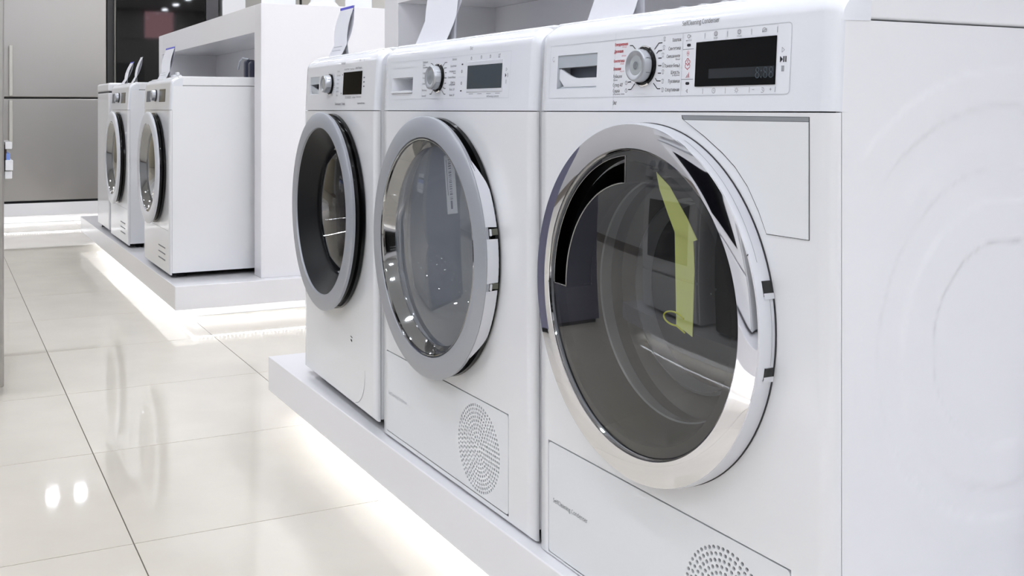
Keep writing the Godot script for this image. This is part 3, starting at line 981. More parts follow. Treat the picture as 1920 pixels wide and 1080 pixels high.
	# hinge notches on the right flank
	for a in [[0.185, 0.075], [-0.215, 0.06]]:
		st = S()
		lathe(st, [Vector2(0.2330, 0.0232), Vector2(0.2350, 0.0255), Vector2(0.2350, 0.0375), Vector2(0.2335, 0.0385)], c3, 10, a[0], a[0] + a[1])
		obj("latch_notch", st, mat(Color(0.12, 0.118, 0.11), 0.4), door)
		st = S()
		lathe(st, [Vector2(0.2353, 0.0235), Vector2(0.2353, 0.0385)], c3, 6, a[0] - 0.012, a[0] + 0.016)
		obj("latch_lip", st, M.satin_side, door)
	st = S()
	lathe(st, [Vector2(0.2346, 0.0300), Vector2(0.2346, 0.0304)], c3, 16, -0.145, 0.17)
	obj("flank_line", st, M.dark_line, door)
	st = S()
	lathe(st, [Vector2(0.2343, 0.0385), Vector2(0.2342, 0.0389)], c3, 40, 0.35, 1.15)
	obj("flank_line", st, M.dark_line, door)
	# domed glass with the grip cut out at the upper left
	var A0 := 1.66
	var A1 := 3.16
	var dome := func(r: float) -> float: return 0.044 + 0.010 * (1.0 - pow(r / 0.198, 2))
	st = S()
	var prof := []
	for i in 13:
		var r := lerpf(0.198, 0.0, i / 12.0)
		prof.append(Vector2(maxf(r, 0.0002), dome.call(r)))
	lathe(st, prof, c3, 90, A1, A0 + TAU)
	var prof2 := []
	for i in 11:
		var r := lerpf(0.1555, 0.0, i / 10.0)
		prof2.append(Vector2(maxf(r, 0.0002), dome.call(r)))
	lathe(st, prof2, c3, 30, A0, A1)
	lathe(st, [Vector2(0.198, dome.call(0.198)), Vector2(0.1915, dome.call(0.1915))], c3, 30, A0, A1)
	obj("door_glass", st, M.tinted, door)
	st = S()
	lathe(st, [Vector2(0.1990, 0.0405), Vector2(0.1922, 0.0412), Vector2(0.1920, 0.030)], c3, 30, A0, A1)
	lathe(st, [Vector2(0.1990, 0.0415), Vector2(0.184, 0.0435), Vector2(0.1835, 0.030)], c3, 96, A1, A0 + TAU)
	obj("printed_rim", st, M.black_matt, door)
	st = S()
	lathe(st, [Vector2(0.1915, 0.0445), Vector2(0.189, 0.005), Vector2(0.17, -0.008), Vector2(0.158, 0.002), Vector2(0.1555, 0.0475)], c3, 40, A0 - 0.02, A1 + 0.02)
	for a in [A0, A1]:
		var dd := Vector3(cos(a), sin(a), 0)
		quad(st, c3 + dd * 0.1915 + Vector3(0, 0, 0.0445), c3 + dd * 0.1555 + Vector3(0, 0, 0.048), c3 + dd * 0.1555 + Vector3(0, 0, 0.0), c3 + dd * 0.1915 + Vector3(0, 0, 0.0), dd.cross(Vector3(0, 0, 1)) * (1 if a == A1 else -1))
	obj("grip_recess", st, mat(Color(0.004, 0.004, 0.004), 0.45, 0.0, 0.15), door)
	st = S()
	var edge := []
	for i in 33:
		var a := lerpf(A0, A1, i / 32.0)
		edge.append(c3 + Vector3(cos(a) * 0.1555, sin(a) * 0.1555, dome.call(0.1555)))
	tube(st, [c3 + Vector3(cos(A0) * 0.1915, sin(A0) * 0.1915, dome.call(0.1915))] + edge + [c3 + Vector3(cos(A1) * 0.1915, sin(A1) * 0.1915, dome.call(0.1915))], 0.0011, 6)
	edge = []
	for i in 33:
		var a := lerpf(A0, A1, i / 32.0)
		edge.append(c3 + Vector3(cos(a) * 0.1915, sin(a) * 0.1915, dome.call(0.1915)))
	tube(st, edge, 0.0007, 6)
	obj("grip_edge", st, M.bevel, door)
	st = S()
	lathe(st, [Vector2(0.184, 0.030), Vector2(0.172, -0.01), Vector2(0.165, -0.06), Vector2(0.135, -0.085), Vector2(0.07, -0.088), Vector2(0.001, -0.089)], c3, 72)
	obj("inner_bowl", st, M.bowl_dark, door)
	st = S()
	lathe(st, [Vector2(0.128, -0.084), Vector2(0.132, -0.06), Vector2(0.128, -0.058), Vector2(0.124, -0.084)], c3, 72)
	lathe(st, [Vector2(0.165, -0.04), Vector2(0.161, -0.02), Vector2(0.163, -0.018)], c3, 72)
	obj("bowl_ridge", st, mat(Color(0.5, 0.51, 0.52), 0.2), door)
	# yellow shape in the door glass, built as a strip with a cord
	var y := thing("yellow_strip", "pale yellow strip shape with folded top set behind the dark door glass", "tag", Vector3(-0.313, 0, -0.013))
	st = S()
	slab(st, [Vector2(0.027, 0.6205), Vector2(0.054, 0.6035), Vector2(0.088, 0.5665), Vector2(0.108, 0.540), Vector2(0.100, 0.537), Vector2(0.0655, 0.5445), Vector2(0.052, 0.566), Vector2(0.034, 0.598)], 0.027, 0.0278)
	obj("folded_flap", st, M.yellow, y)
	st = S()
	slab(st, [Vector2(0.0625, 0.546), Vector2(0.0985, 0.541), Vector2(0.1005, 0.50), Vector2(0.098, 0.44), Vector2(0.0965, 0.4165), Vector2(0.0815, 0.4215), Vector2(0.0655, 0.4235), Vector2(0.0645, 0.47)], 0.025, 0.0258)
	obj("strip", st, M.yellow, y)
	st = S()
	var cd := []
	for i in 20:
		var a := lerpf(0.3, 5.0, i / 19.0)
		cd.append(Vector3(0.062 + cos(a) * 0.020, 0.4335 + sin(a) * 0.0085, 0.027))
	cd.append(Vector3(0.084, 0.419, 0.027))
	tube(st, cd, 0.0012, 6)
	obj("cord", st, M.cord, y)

func arc_rows() -> Array:
	return []

# the swinging door of a machine with a broad ring; hinge = true adds the wide right flank with two latch notches
func ring_door(root: Node3D, dc: Vector2, R: float, hole: float, zf: float, ring_m: Material, hinge: bool) -> MeshInstance3D:
	var c3 := Vector3(dc.x, dc.y, 0)
	var st := S()
	lathe(st, [Vector2(R - 0.014, zf - 0.0115), Vector2(R - 0.001, zf - 0.010), Vector2(R + 0.0005, zf - 0.003), Vector2(R - 0.003, zf), Vector2(hole + 0.0015, zf + 0.0005), Vector2(hole, zf - 0.003), Vector2(hole - 0.0005, zf - 0.016)], c3, 128)
	var door := obj("door", st, ring_m, root)
	st = S()
	lathe(st, [Vector2(R - 0.007, 0.0004), Vector2(R - 0.003, 0.003), Vector2(R - 0.004, 0.010), Vector2(R - 0.011, 0.0115), Vector2(R - 0.0085, 0.017), Vector2(R - 0.012, zf - 0.008)], c3, 128)
	obj("black_gasket", st, M.black, door)
	if hinge:
		st = S()
		var n := 60
		var a0 := -0.86
		var a1 := 0.80
		var hts := func(a: float) -> float:
			var t := clampf(minf((a - a0) / 0.28, (a1 - a) / 0.28), 0.0, 1.0)
			return lerpf(zf - 0.010, 0.0035, t)
		var skip := [[0.172, 0.238], [-0.205, -0.14]]
		for i in n:
			var a := lerpf(a0, a1, float(i) / n)
			var b := lerpf(a0, a1, float(i + 1) / n)
			var za: float = hts.call(a)
			var zb: float = hts.call(b)
			var cut := false
			for s in skip:
				if a > s[0] - 0.01 and b < s[1] + 0.01: cut = true
			if cut:
				za = zf - 0.009; zb = za
			var da := Vector3(cos(a), sin(a), 0)
			var db := Vector3(cos(b), sin(b), 0)
			var rr := R + 0.0007
			quadn(st, c3 + da * rr + Vector3(0, 0, zf - 0.004), c3 + db * rr + Vector3(0, 0, zf - 0.004), c3 + db * (rr - 0.0045) + Vector3(0, 0, zb), c3 + da * (rr - 0.0045) + Vector3(0, 0, za), da, db, db, da)
			quadn(st, c3 + da * (rr - 0.0045) + Vector3(0, 0, za), c3 + db * (rr - 0.0045) + Vector3(0, 0, zb), c3 + db * (rr - 0.012) + Vector3(0, 0, zb - 0.001), c3 + da * (rr - 0.012) + Vector3(0, 0, za - 0.001), Vector3(0, 0, -1), Vector3(0, 0, -1), Vector3(0, 0, -1), Vector3(0, 0, -1))
		obj("hinge_cover", st, M.satin_side, door)
		for s in skip:
			var am: float = (s[0] + s[1]) / 2
			st = S()
			rbox(st, Vector3.ZERO, Vector3(0.006, 0.011, 0.012), 0.001, 1)
			var b := obj("latch_block", st, mat(Color(0.42, 0.42, 0.38), 0.35, 0.6), door)
			b.position = c3 + Vector3(cos(am), sin(am), 0) * (R - 0.005) + Vector3(0, 0.002, 0.011)
			b.rotation.z = am
			st = S()
			rbox(st, Vector3.ZERO, Vector3(0.004, 0.012, 0.004), 0.001, 1)
			var w := obj("latch_cap", st, M.satin_side, door)
			w.position = c3 + Vector3(cos(am), sin(am), 0) * (R - 0.001) + Vector3(0, 0.001, 0.0205)
			w.rotation.z = am
	return door

func middle_dryer() -> void:
	var root := thing("tumble_dryer", "middle front loader of the near row, satin grey door ring with steel drum behind glass", "dryer", Vector3(-0.9335, 0, 0))
	var dc := Vector2(-0.037, 0.4415)
	var flap := [-0.2928, 0.0165, 0.231, 0.188]
	carcass(root, 0.632, dc, 0.2, flap, 0.004)
	service_flap(root, flap, Vector2(0.124, 0.0985), 0.079, 11)
	text(root.get_node("service_flap"), "SelfCleaning Condenser", -0.2804, -0.1847, 0.0955, M.line)
	var pk := [-0.2690, 0.0350, -0.1637, 0.0688]
	var f := add_fascia(root, 0.632, pk)
	pocket_box(f, pk, 0.042, M.fascia)
	var st := S()
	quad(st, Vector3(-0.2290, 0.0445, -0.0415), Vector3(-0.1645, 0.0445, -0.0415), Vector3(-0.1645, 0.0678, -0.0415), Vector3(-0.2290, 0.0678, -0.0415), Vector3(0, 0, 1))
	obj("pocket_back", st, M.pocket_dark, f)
	st = S()
	rbox(st, Vector3(-0.2164, 0.0385, 0.0005), Vector3(0.104, 0.005, 0.006), 0.002, 2)
	obj("grip_bar", st, M.fascia, f)
	inked(f, "drawer_outline", [[Vector2(-0.12, 0.1022), Vector2(-0.2815, 0.1030), Vector2(-0.2785, 0.0228), Vector2(-0.12, 0.0240)], [Vector2(-0.2666, 0.0888), Vector2(-0.161, 0.0892)]], 0.0007, M.line)
	inked(f, "programme_outline", [[Vector2(-0.12, 0.1022), Vector2(0.2334, 0.1022), Vector2(0.2300, 0.0225), Vector2(-0.12, 0.0240)], [Vector2(0.043, 0.0628), Vector2(0.064, 0.0628)]], 0.0007, M.line)
	inked(f, "fascia_seam", [[Vector2(-0.118, 0.003), Vector2(-0.118, 0.111)]], 0.0007, M.line)
	knob(f, -0.0470, 0.0637, 0.0240, 0.019, true)
	inked(f, "programme_ticks", M2_TICKS.map(func(a): return P2(a)), 0.0013, M.ink)
	for t in [["Хлопок", 0.0119, 0.0303, 0.0958], ["Синтетика", 0.0046, 0.0293, 0.0836], ["Смешанное", -0.0002, 0.0281, 0.0739], ["бельё", 0.0176, 0.0285, 0.0701], ["Тонкое бельё", -0.0036, 0.0282, 0.0624], ["Шерсть", 0.0086, 0.0270, 0.0518], ["в корзине", 0.0027, 0.0275, 0.0474], ["Тепло 30'", 0.0036, 0.0267, 0.0393], ["Тепло 20'", 0.0048, 0.0267, 0.0286], ["Рубашки", -0.1179, -0.0960, 0.0947], ["бизнес", -0.1174, -0.1064, 0.0905], ["Пуховики", -0.1167, -0.0961, 0.0845], ["Спорт", -0.1173, -0.1044, 0.0732], ["Сушка", -0.1162, -0.1046, 0.0638], ["Супер", -0.1168, -0.1039, 0.0520], ["Полотенца", -0.1179, -0.0960, 0.0395], ["Тепло 40'", -0.1173, -0.0973, 0.0287], ["8кг", 0.0817, 0.0935, 0.1126], ["SelfCleaning Condenser", 0.1520, 0.1966, 0.0245]]:
		text(f, t[0], t[1], t[2], t[3], M.ink_soft)
	st = S()
	rbox(st, Vector3(0.1408, 0.0620, 0.0), Vector3(0.1320, 0.0560, 0.0024), 0.0008, 1)
	obj("display_bezel", st, M.satin_side, f)
	var d := display_glass(f, 0.0767, 0.0397, 0.2056, 0.0827, M.display_green)
	st = S()
	for c in [Vector2(0.0538, 0.0862), Vector2(0.0523, 0.0372)]: slab(st, rrect(c.x - 0.0026, c.y - 0.0013, c.x + 0.0026, c.y + 0.0013, 0.0012, 3), 0.0, 0.0005)
	slab(st, [Vector2(0.2150, 0.0580), Vector2(0.2150, 0.0645), Vector2(0.2188, 0.0612)], 0.0, 0.0005)
	obj("button_signs", st, M.ink, f)
	var L := []
	L.append([Vector2(0.2175, 0.074), Vector2(0.2175, 0.0685), Vector2(0.2212, 0.0712), Vector2(0.2175, 0.074)])
	for x in [0.2232, 0.2252]: L.append([Vector2(x, 0.058), Vector2(x, 0.0645)])
	for x in [0.2182, 0.2200]: L.append([Vector2(x, 0.047), Vector2(x, 0.0535)])
	for x in [0.0929, 0.1257, 0.1589, 0.1911]: L.append([Vector2(x - 0.008, 0.0309), Vector2(x + 0.008, 0.0309)])
	for c in [Vector2(0.0888, 0.0955), Vector2(0.1268, 0.0962), Vector2(0.1599, 0.0961), Vector2(0.053, 0.073), Vector2(0.0531, 0.051)]: L.append(arc(c, 0.0024, 0, TAU, 12)); L.append([c + Vector2(0, -0.0024), c + Vector2(0, 0.0034)])
	L.append([Vector2(0.1888, 0.0983), Vector2(0.1888, 0.0928), Vector2(0.194, 0.0928), Vector2(0.194, 0.0983), Vector2(0.1888, 0.0983)]); L.append([Vector2(0.1900, 0.0955), Vector2(0.1914, 0.0938), Vector2(0.1962, 0.0993)])
	inked(f, "button_icons", L, 0.0007, M.ink_soft)
	# door
	var door := ring_door(root, dc, 0.2490, 0.2072, 0.034, M.satin, true)
	var c3 := Vector3(dc.x, dc.y, -0.016)
	st = S()
	lathe(st, [Vector2(0.2070, 0.0475), Vector2(0.2053, 0.0502), Vector2(0.2036, 0.049), Vector2(0.2023, 0.0435)], c3, 128)
	obj("chrome_bead", st, M.bevel, door)
	st = S()
	lathe(st, [Vector2(0.2024, 0.0455), Vector2(0.1995, 0.041), Vector2(0.1915, 0.0265), Vector2(0.189, 0.022)], c3, 128)
	obj("steel_bevel", st, M.bevel, door)
	st = S()
	lathe(st, [Vector2(0.1905, 0.024), Vector2(0.15, 0.030), Vector2(0.08, 0.035), Vector2(0.0003, 0.037)], c3, 80)
	obj("door_glass", st, M.glass_reflection, door)
	st = S()
	lathe(st, [Vector2(0.188, 0.016), Vector2(0.184, -0.01), Vector2(0.160, -0.07), Vector2(0.135, -0.095), Vector2(0.08, -0.105), Vector2(0.0003, -0.107)], c3, 72)
	obj("glass_bowl", st, M.glass, door)
	# white data sticker inside the glass
	st = S()
	rbox(st, Vector3.ZERO, Vector3(0.042, 0.112, 0.001), 0.0004, 1)
	var lb := obj("data_sticker", st, mat(Color(0.80, 0.81, 0.81), 0.6), door)
	lb.position = Vector3(0.007, 0.562, -0.004)
	lb.rotation.z = 0.15
	st = S()
	var rng := RandomNumberGenerator.new()
	rng.seed = 3
	var yy := 0.046
	while yy > -0.03:
		var h := rng.randf_range(0.0008, 0.0026)
		stroke(st, [Vector2(-0.004, yy), Vector2(0.006, yy)], h, 0.0008)
		yy -= h + rng.randf_range(0.0014, 0.003)
	stroke(st, [Vector2(-0.012, 0.046), Vector2(-0.012, -0.02)], 0.0022, 0.0008)
	stroke(st, [Vector2(0.0, -0.034), Vector2(0.0, -0.044)], 0.008, 0.0008)
	obj("barcode", st, M.ink_soft, lb)
	drum(door, dc, 0.215, -0.03)

func washer() -> void:
	var root := thing("washing_machine", "front loader furthest along the near row, black door well inside a grey ring", "washer", Vector3(-1.554, 0, -0.008), -0.035)
	var dc := Vector2(-0.025, 0.455)
	carcass(root, 0.556, dc, 0.19, [], 0.018)
	var pk := [-0.2338, 0.0410, -0.1550, 0.0872]
	var f := add_fascia(root, 0.556, pk)
	pocket_box(f, pk, 0.03, M.fascia)
	var st := S()
	slab(st, [Vector2(-0.2338, 0.0872), Vector2(-0.155, 0.0872), Vector2(-0.155, 0.0685), Vector2(-0.2338, 0.067)], -0.012, -0.001)
	obj("grip_lip", st, M.grey_lip, f)
	st = S()
	slab(st, [Vector2(-0.2338, 0.0665), Vector2(-0.228, 0.0665), Vector2(-0.155, 0.0490), Vector2(-0.155, 0.0415), Vector2(-0.210, 0.0415), Vector2(-0.230, 0.055)], -0.007, -0.003)
	obj("drawer_scoop", st, M.grey_lip, f)
	st = S()
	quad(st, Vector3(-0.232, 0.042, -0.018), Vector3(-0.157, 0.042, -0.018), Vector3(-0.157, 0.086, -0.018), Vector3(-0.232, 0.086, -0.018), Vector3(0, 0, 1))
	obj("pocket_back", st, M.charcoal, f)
	knob(f, -0.0595, 0.0655, 0.0228, 0.021, false)
	var L := []
	for k in 14:
		var a := -1.05 + k * 0.16 if k < 12 else 2.1 + (k - 12) * 2.1
		var d := Vector2.from_angle(a)
		L.append([Vector2(-0.0595, 0.0655) + d * 0.030, Vector2(-0.0595, 0.0655) + d * 0.0345])
	inked(f, "programme_ticks", L, 0.0012, M.ink)
	for t in [["Автомат", 0.0052, 0.0364, 0.1123], ["Хлопок", -0.0230, -0.0040, 0.0945], ["Синтетика", -0.0235, 0.002, 0.0845], ["Тонкое", -0.0240, -0.006, 0.0745], ["Шерсть", -0.0245, -0.006, 0.0640], ["Джинсы", -0.0245, -0.006, 0.0540], ["Детское", -0.0245, -0.006, 0.0450], ["Спорт", -0.025, -0.010, 0.0350], ["Полоскание Отжим", -0.0292, 0.0451, 0.0147], ["Бережный отжим", 0.1341, 0.1839, 0.0147], ["Быстро Плюс", 0.03, 0.064, 0.0965], ["Эко Плюс", 0.075, 0.100, 0.0965], ["Легко Гладить", 0.110, 0.155, 0.0965], ["20 30 40 60", 0.045, 0.085, 0.0300], ["об/мин", 0.098, 0.118, 0.0300], ["Готово через", 0.123, 0.158, 0.0300], ["9кг", 0.135, 0.147, 0.1155], ["А", 0.165, 0.169, 0.1145]]:
		text(f, t[0], t[1] + 0.014, t[2] + 0.014, t[3], M.ink_soft)
	inked(f, "panel_lines", [[Vector2(-0.115, 0.0245), Vector2(-0.06, 0.0245)], [Vector2(-0.115, 0.018), Vector2(-0.085, 0.018)], [Vector2(-0.02, 0.1045), Vector2(0.17, 0.1045)]], 0.0006, M.line)
	st = S()
	for c in [Vector2(0.0315, 0.0865), Vector2(0.0275, 0.0415)]: slab(st, rrect(c.x - 0.0018, c.y - 0.0018, c.x + 0.0018, c.y + 0.0018, 0.0012, 3), 0.0, 0.0005)
	for y in [0.0755, 0.0655, 0.0555]: slab(st, rrect(0.182, y - 0.0016, 0.190, y + 0.0016, 0.0006, 2), 0.0, 0.0005)
	obj("button_signs", st, M.ink_soft, f)
	display_glass(f, 0.0420, 0.0378, 0.1720, 0.0915, mat(Color(0.012, 0.014, 0.018), 0.05, 0.0, 0.12))
	# curved service flap joint, drain marks
	st = S()
	var cv := []
	for i in 15:
		var a := lerpf(0.12, -1.45, i / 14.0)
		cv.append(Vector2(0.131 + 0.072 * cos(a), 0.103 + 0.078 * sin(a)))
	stroke(st, cv, 0.0011, 0.0005)
	obj("flap_joint", st, M.dark_line, root)
	st = S()
	slab(st, [Vector2(0.106, 0.1655), Vector2(0.114, 0.1640), Vector2(0.114, 0.1600), Vector2(0.106, 0.1615)], 0.0, 0.0008)
	slab(st, [Vector2(0.105, 0.1725), Vector2(0.116, 0.1705), Vector2(0.116, 0.1690), Vector2(0.105, 0.1710)], 0.0, 0.0008)
	obj("drain_mark", st, M.ink, root)
	var door := ring_door(root, dc, 0.241, 0.202, 0.037, M.satin, false)
	var c3 := Vector3(dc.x, dc.y, -0.013)
	st = S()
	lathe(st, [Vector2(0.2019, 0.046), Vector2(0.1980, 0.043), Vector2(0.1584, 0.004), Vector2(0.1542, -0.002)], c3, 112)
	obj("door_well", st, M.charcoal, door)
	st = S()
	lathe(st, [Vector2(0.1558, 0.002), Vector2(0.1532, 0.0075), Vector2(0.1480, 0.008)], c3, 96)
	obj("glass_rim", st, M.bevel, door)
	st = S()
	lathe(st, [Vector2(0.1542, 0.001), Vector2(0.1438, 0.011), Vector2(0.1146, 0.018), Vector2(0.06, 0.0235), Vector2(0.0003, 0.025)], c3, 72)
	obj("door_glass", st, M.glass_dark, door)
	st = S()
	lathe(st, [Vector2(0.1521, -0.002), Vector2(0.1459, -0.02), Vector2(0.1250, -0.075), Vector2(0.06, -0.09), Vector2(0.0003, -0.092)], c3, 64)
	obj("glass_bowl", st, M.glass_dark, door)
	st = S()
	lathe(st, [Vector2(0.1584, -0.004), Vector2(0.1719, -0.06), Vector2(0.22, -0.09), Vector2(0.23, -0.45), Vector2(0.0003, -0.455)], c3, 64)
	obj("dark_drum", st, mat(Color(0.05, 0.05, 0.055), 0.3, 0.4), door)

func mirror_dryer(label: String, x: float, w: float) -> Node3D:
	var root := thing("tumble_dryer", label, "dryer", Vector3(x, 0, 0))
	var dc := Vector2(-0.012, 0.447)
	carcass(root, w, dc, 0.19, [], 0.014)
	var f := add_fascia(root, w, [])
	knob(f, -0.02, 0.064, 0.024, 0.022, false)
	var st := S()
	rbox(st, Vector3(-0.19, 0.062, 0.0), Vector3(0.10, 0.05, 0.003), 0.001, 1)
	obj("drawer_grip", st, M.pocket_dark, f)
	display_glass(f, 0.06, 0.035, 0.19, 0.09, mat(Color(0.25, 0.25, 0.24), 0.2))
	st = S()
	for k in 3: slab(st, [Vector2(0.06, 0.118 - k * 0.026), Vector2(0.205, 0.118 - k * 0.026), Vector2(0.205, 0.113 - k * 0.026), Vector2(0.06, 0.113 - k * 0.026)], 0.0, 0.0008)
	obj("vent_slots", st, M.dark_line, root)
	st = S()
	stroke(st, [Vector2(-w / 2 + 0.03, 0.195), Vector2(w / 2 - 0.03, 0.195)], 0.0012, 0.0005)
	obj("flap_joint", st, M.dark_line, root)
	var door := ring_door(root, dc, 0.245, 0.194, 0.038, M.satin_side, false)
	var c3 := Vector3(dc.x, dc.y, -0.012)
	st = S()
	lathe(st, [Vector2(0.1938, 0.047), Vector2(0.187, 0.043), Vector2(0.165, 0.020)], c3, 96)
	obj("chrome_bead", st, M.bevel, door)
	st = S()
	lathe(st, [Vector2(0.166, 0.022), Vector2(0.12, 0.030), Vector2(0.06, 0.035), Vector2(0.0003, 0.037)], c3, 64)
	obj("door_glass", st, M.tinted, door)
	st = S()
	lathe(st, [Vector2(0.166, 0.018), Vector2(0.15, -0.04), Vector2(0.10, -0.07), Vector2(0.0003, -0.075)], c3, 48)
	obj("inner_bowl", st, mat(Color(0.38, 0.38, 0.37), 0.25), door)
	return root

func far_machines() -> void:
	mirror_dryer("front loader on the further podium standing closest to the white cabinet's right panel", -3.815, 0.60)
	mirror_dryer("front loader on the further podium half hidden behind a nearer one", -4.845, 0.59)
	var root := thing("washing_machine", "plain narrow white machine at the far left end of the further podium", "washer", Vector3(-5.44, 0, 0))
	var st := S()
	rbox(st, Vector3(0, 0.41, -0.165), Vector3(0.44, 0.776, 0.326), 0.008, 3)
	obj("body", st, M.white, root)
	st = S()
	rbox(st, Vector3(0, 0.828, -0.166), Vector3(0.445, 0.050, 0.332), 0.014, 3)
	obj("lid", st, M.white, root)
	st = S()
	rbox(st, Vector3(0, 0.8005, -0.165), Vector3(0.434, 0.012, 0.32), 0.001, 1)
	obj("lid_joint", st, M.gap, root)
	for sx in [-1, 1]:
		for z in [-0.04, -0.29]:
			st = S()
			lathe(st, [Vector2(0.0, -0.022), Vector2(0.02, -0.022), Vector2(0.018, 0.0), Vector2(0.018, 0.006)], Vector3.ZERO, 14)
			var f := obj("foot", st, M.foot, root)
			f.rotation.x = -PI / 2
			f.position = Vector3(sx * 0.18, 0.022, z)

# ---------------------------------------------------------------- white cabinets behind the machines
func cabinet(label: String, x0: float, x1: float, z0: float, z1: float, top: float, soffit: float, wl: float, wr: float) -> void:
	var o := thing("display_cabinet", label, "cabinet", Vector3((x0 + x1) / 2, 0, (z0 + z1) / 2))
	var at := o.position
	var zc := 0.0
	var d := z0 - z1
	box("side_panel", Vector3(x0 + wl / 2 - at.x, (top) / 2, zc), Vector3(wl, top, d), M.laminate, o, 0.002)
	box("side_panel", Vector3(x1 - wr / 2 - at.x, (top) / 2, zc), Vector3(wr, top, d), M.laminate, o, 0.002)
	box("header", Vector3((x0 + wl + x1 - wr) / 2 - at.x, (top + soffit) / 2, zc), Vector3(x1 - x0 - wl - wr, top - soffit, d), M.laminate, o, 0.001)
	box("back_panel", Vector3((x0 + wl + x1 - wr) / 2 - at.x, soffit / 2, -d / 2 + 0.13), Vector3(x1 - x0 - wl - wr, soffit, 0.26), M.laminate, o, 0.001)

func cabinets() -> void:
	cabinet("tall white open-fronted cabinet on the further podium with machines pushed into its niche", -5.56, -3.365, -0.3456, -0.93, 1.146, 1.03, 0.10, 0.10)
	cabinet("white open-fronted cabinet rising directly behind the near row of front loaders", -2.0514, 1.60, -0.3456, -0.93, 1.15, 1.0135, 0.10, 0.10)

# ---------------------------------------------------------------- fridges and background
func fridges() -> void:
	var x := -7.45
	var o := thing("steel_fridge", "stainless two-door fridge at the far end with long vertical bar handles", "fridge", Vector3(x - 0.32, 0, 0.06))
	box("body", Vector3(-0.02, 0.93, 0), Vector3(0.60, 1.84, 0.735), mat(Color(0.24, 0.24, 0.24), 0.4), o, 0.004)
	box("upper_door", Vector3(0.29, 1.325, 0), Vector3(0.06, 1.06, 0.735), M.inox, o, 0.006)
	box("lower_door", Vector3(0.29, 0.4, 0), Vector3(0.06, 0.765, 0.735), M.inox, o, 0.006)
	for e in [[0.802, 1.178], [0.414, 0.770]]:
		var st := S()
		rbox(st, Vector3(0.355, (e[0] + e[1]) / 2, 0.318), Vector3(0.018, e[1] - e[0], 0.026), 0.006, 2)
		for y in [e[0] + 0.03, e[1] - 0.03]: rbox(st, Vector3(0.335, y, 0.318), Vector3(0.04, 0.02, 0.014), 0.003, 1)
		obj("handle", st, mat(Color(0.78, 0.77, 0.74), 0.35, 0.6), o)
	box("toe_kick", Vector3(0.26, 0.009, 0), Vector3(0.05, 0.018, 0.72), M.foot, o, 0.002)
	o = thing("black_fridge", "tall black glass-fronted fridge between the steel fridge and the white column", "fridge", Vector3(x - 0.32, 0, -0.745))
	box("body", Vector3(-0.02, 0.99, 0), Vector3(0.60, 1.96, 0.855), mat(Color(0.17, 0.17, 0.17), 0.35), o, 0.004)
	box("glass_door", Vector3(0.295, 0.99, 0.02), Vector3(0.05, 1.95, 0.69), mat(Color(0.012, 0.012, 0.014), 0.03, 0.0, 0.42), o, 0.004)
	box("edge_strip", Vector3(0.295, 0.99, 0.3725), Vector3(0.05, 1.95, 0.012), mat(Color(0.45, 0.44, 0.42), 0.3, 0.6), o, 0.002)
	box("edge_strip", Vector3(0.295, 0.99, -0.385), Vector3(0.05, 1.95, 0.10), mat(Color(0.30, 0.30, 0.31), 0.2, 0.6), o, 0.002)
	# column, grey panel and the room beyond
	var st := S()
	rbox(st, Vector3(x - 0.15, 1.22, -1.308), Vector3(0.3, 2.77, 0.19), 0.004)
	struct("trim_1", st, mat(Color(0.93, 0.93, 0.94), 0.4))
	st = S()
	rbox(st, Vector3(x - 0.6, 1.22, -1.72), Vector3(0.2, 2.77, 0.62), 0.004)
	struct("trim_2", st, mat(Color(0.66, 0.65, 0.63), 0.5))
	st = S()
	rbox(st, Vector3(-9.6, 1.22, -2.42), Vector3(0.2, 2.77, 0.30), 0.004)
	struct("trim_3", st, mat(Color(0.16, 0.17, 0.16), 0.5))
	st = S()
	rbox(st, Vector3(-9.6, 1.22, -3.3), Vector3(0.12, 2.77, 0.10), 0.004)
	struct("trim_4", st, mat(Color(0.45, 0.47, 0.36), 0.5))

# folded price leaflet standing on a machine: a = foot left, b = foot right, lean = top shift
func leaflet(label: String, a: Vector3, width: float, height: float, lean: float, turn: float, stripe: bool, written := true) -> void:
	var o := thing("price_leaflet", label, "leaflet", a, turn, "price leaflets on the machines")
	var st := S()
	var n := 8
	# gently bowed front sheet and a back leaf
	for s in [0, 1]:
		for i in n:
			var P := []
			for e in [i, i + 1]:
				var t: float = float(e) / n
				var z: float = -lean * t - 0.012 * sin(t * PI) * (1 if s == 0 else -1) - s * 0.002 - s * 0.02 * (1.0 - t)
				P.append(Vector2(height * t, z))
			for w in [0.0, -0.0008]:
				quad(st, Vector3(0, P[0].x, P[0].y + w), Vector3(width, P[0].x, P[0].y + w), Vector3(width, P[1].x, P[1].y + w), Vector3(0, P[1].x, P[1].y + w), Vector3(0, 0.2, 1 if w == 0.0 else -1).normalized())
	obj("sheet", st, M.paper, o)
	if stripe:
		st = S()
		var z0 := -lean * 0.91 - 0.012 * sin(0.91 * PI) + 0.0007
		quad(st, Vector3(0, height * 0.89, z0), Vector3(width, height * 0.89, z0), Vector3(width, height, -lean + 0.0007), Vector3(0, height, -lean + 0.0007), Vector3(0, 0.3, 1).normalized())
		obj("blue_band", st, M.blue, o)
	if written:
		st = S()
		var rng := RandomNumberGenerator.new()
		rng.seed = int(a.x * 1000)
		for k in 9:
			var t := 0.12 + k * 0.075
			var z := -lean * t - 0.012 * sin(t * PI) + 0.0009
			quad(st, Vector3(width * 0.12, height * t, z), Vector3(width * rng.randf_range(0.4, 0.85), height * t, z), Vector3(width * 0.7, height * t + 0.0018, z), Vector3(width * 0.12, height * t + 0.0018, z), Vector3(0, 0, 1))
		obj("fine_print", st, M.line, o)

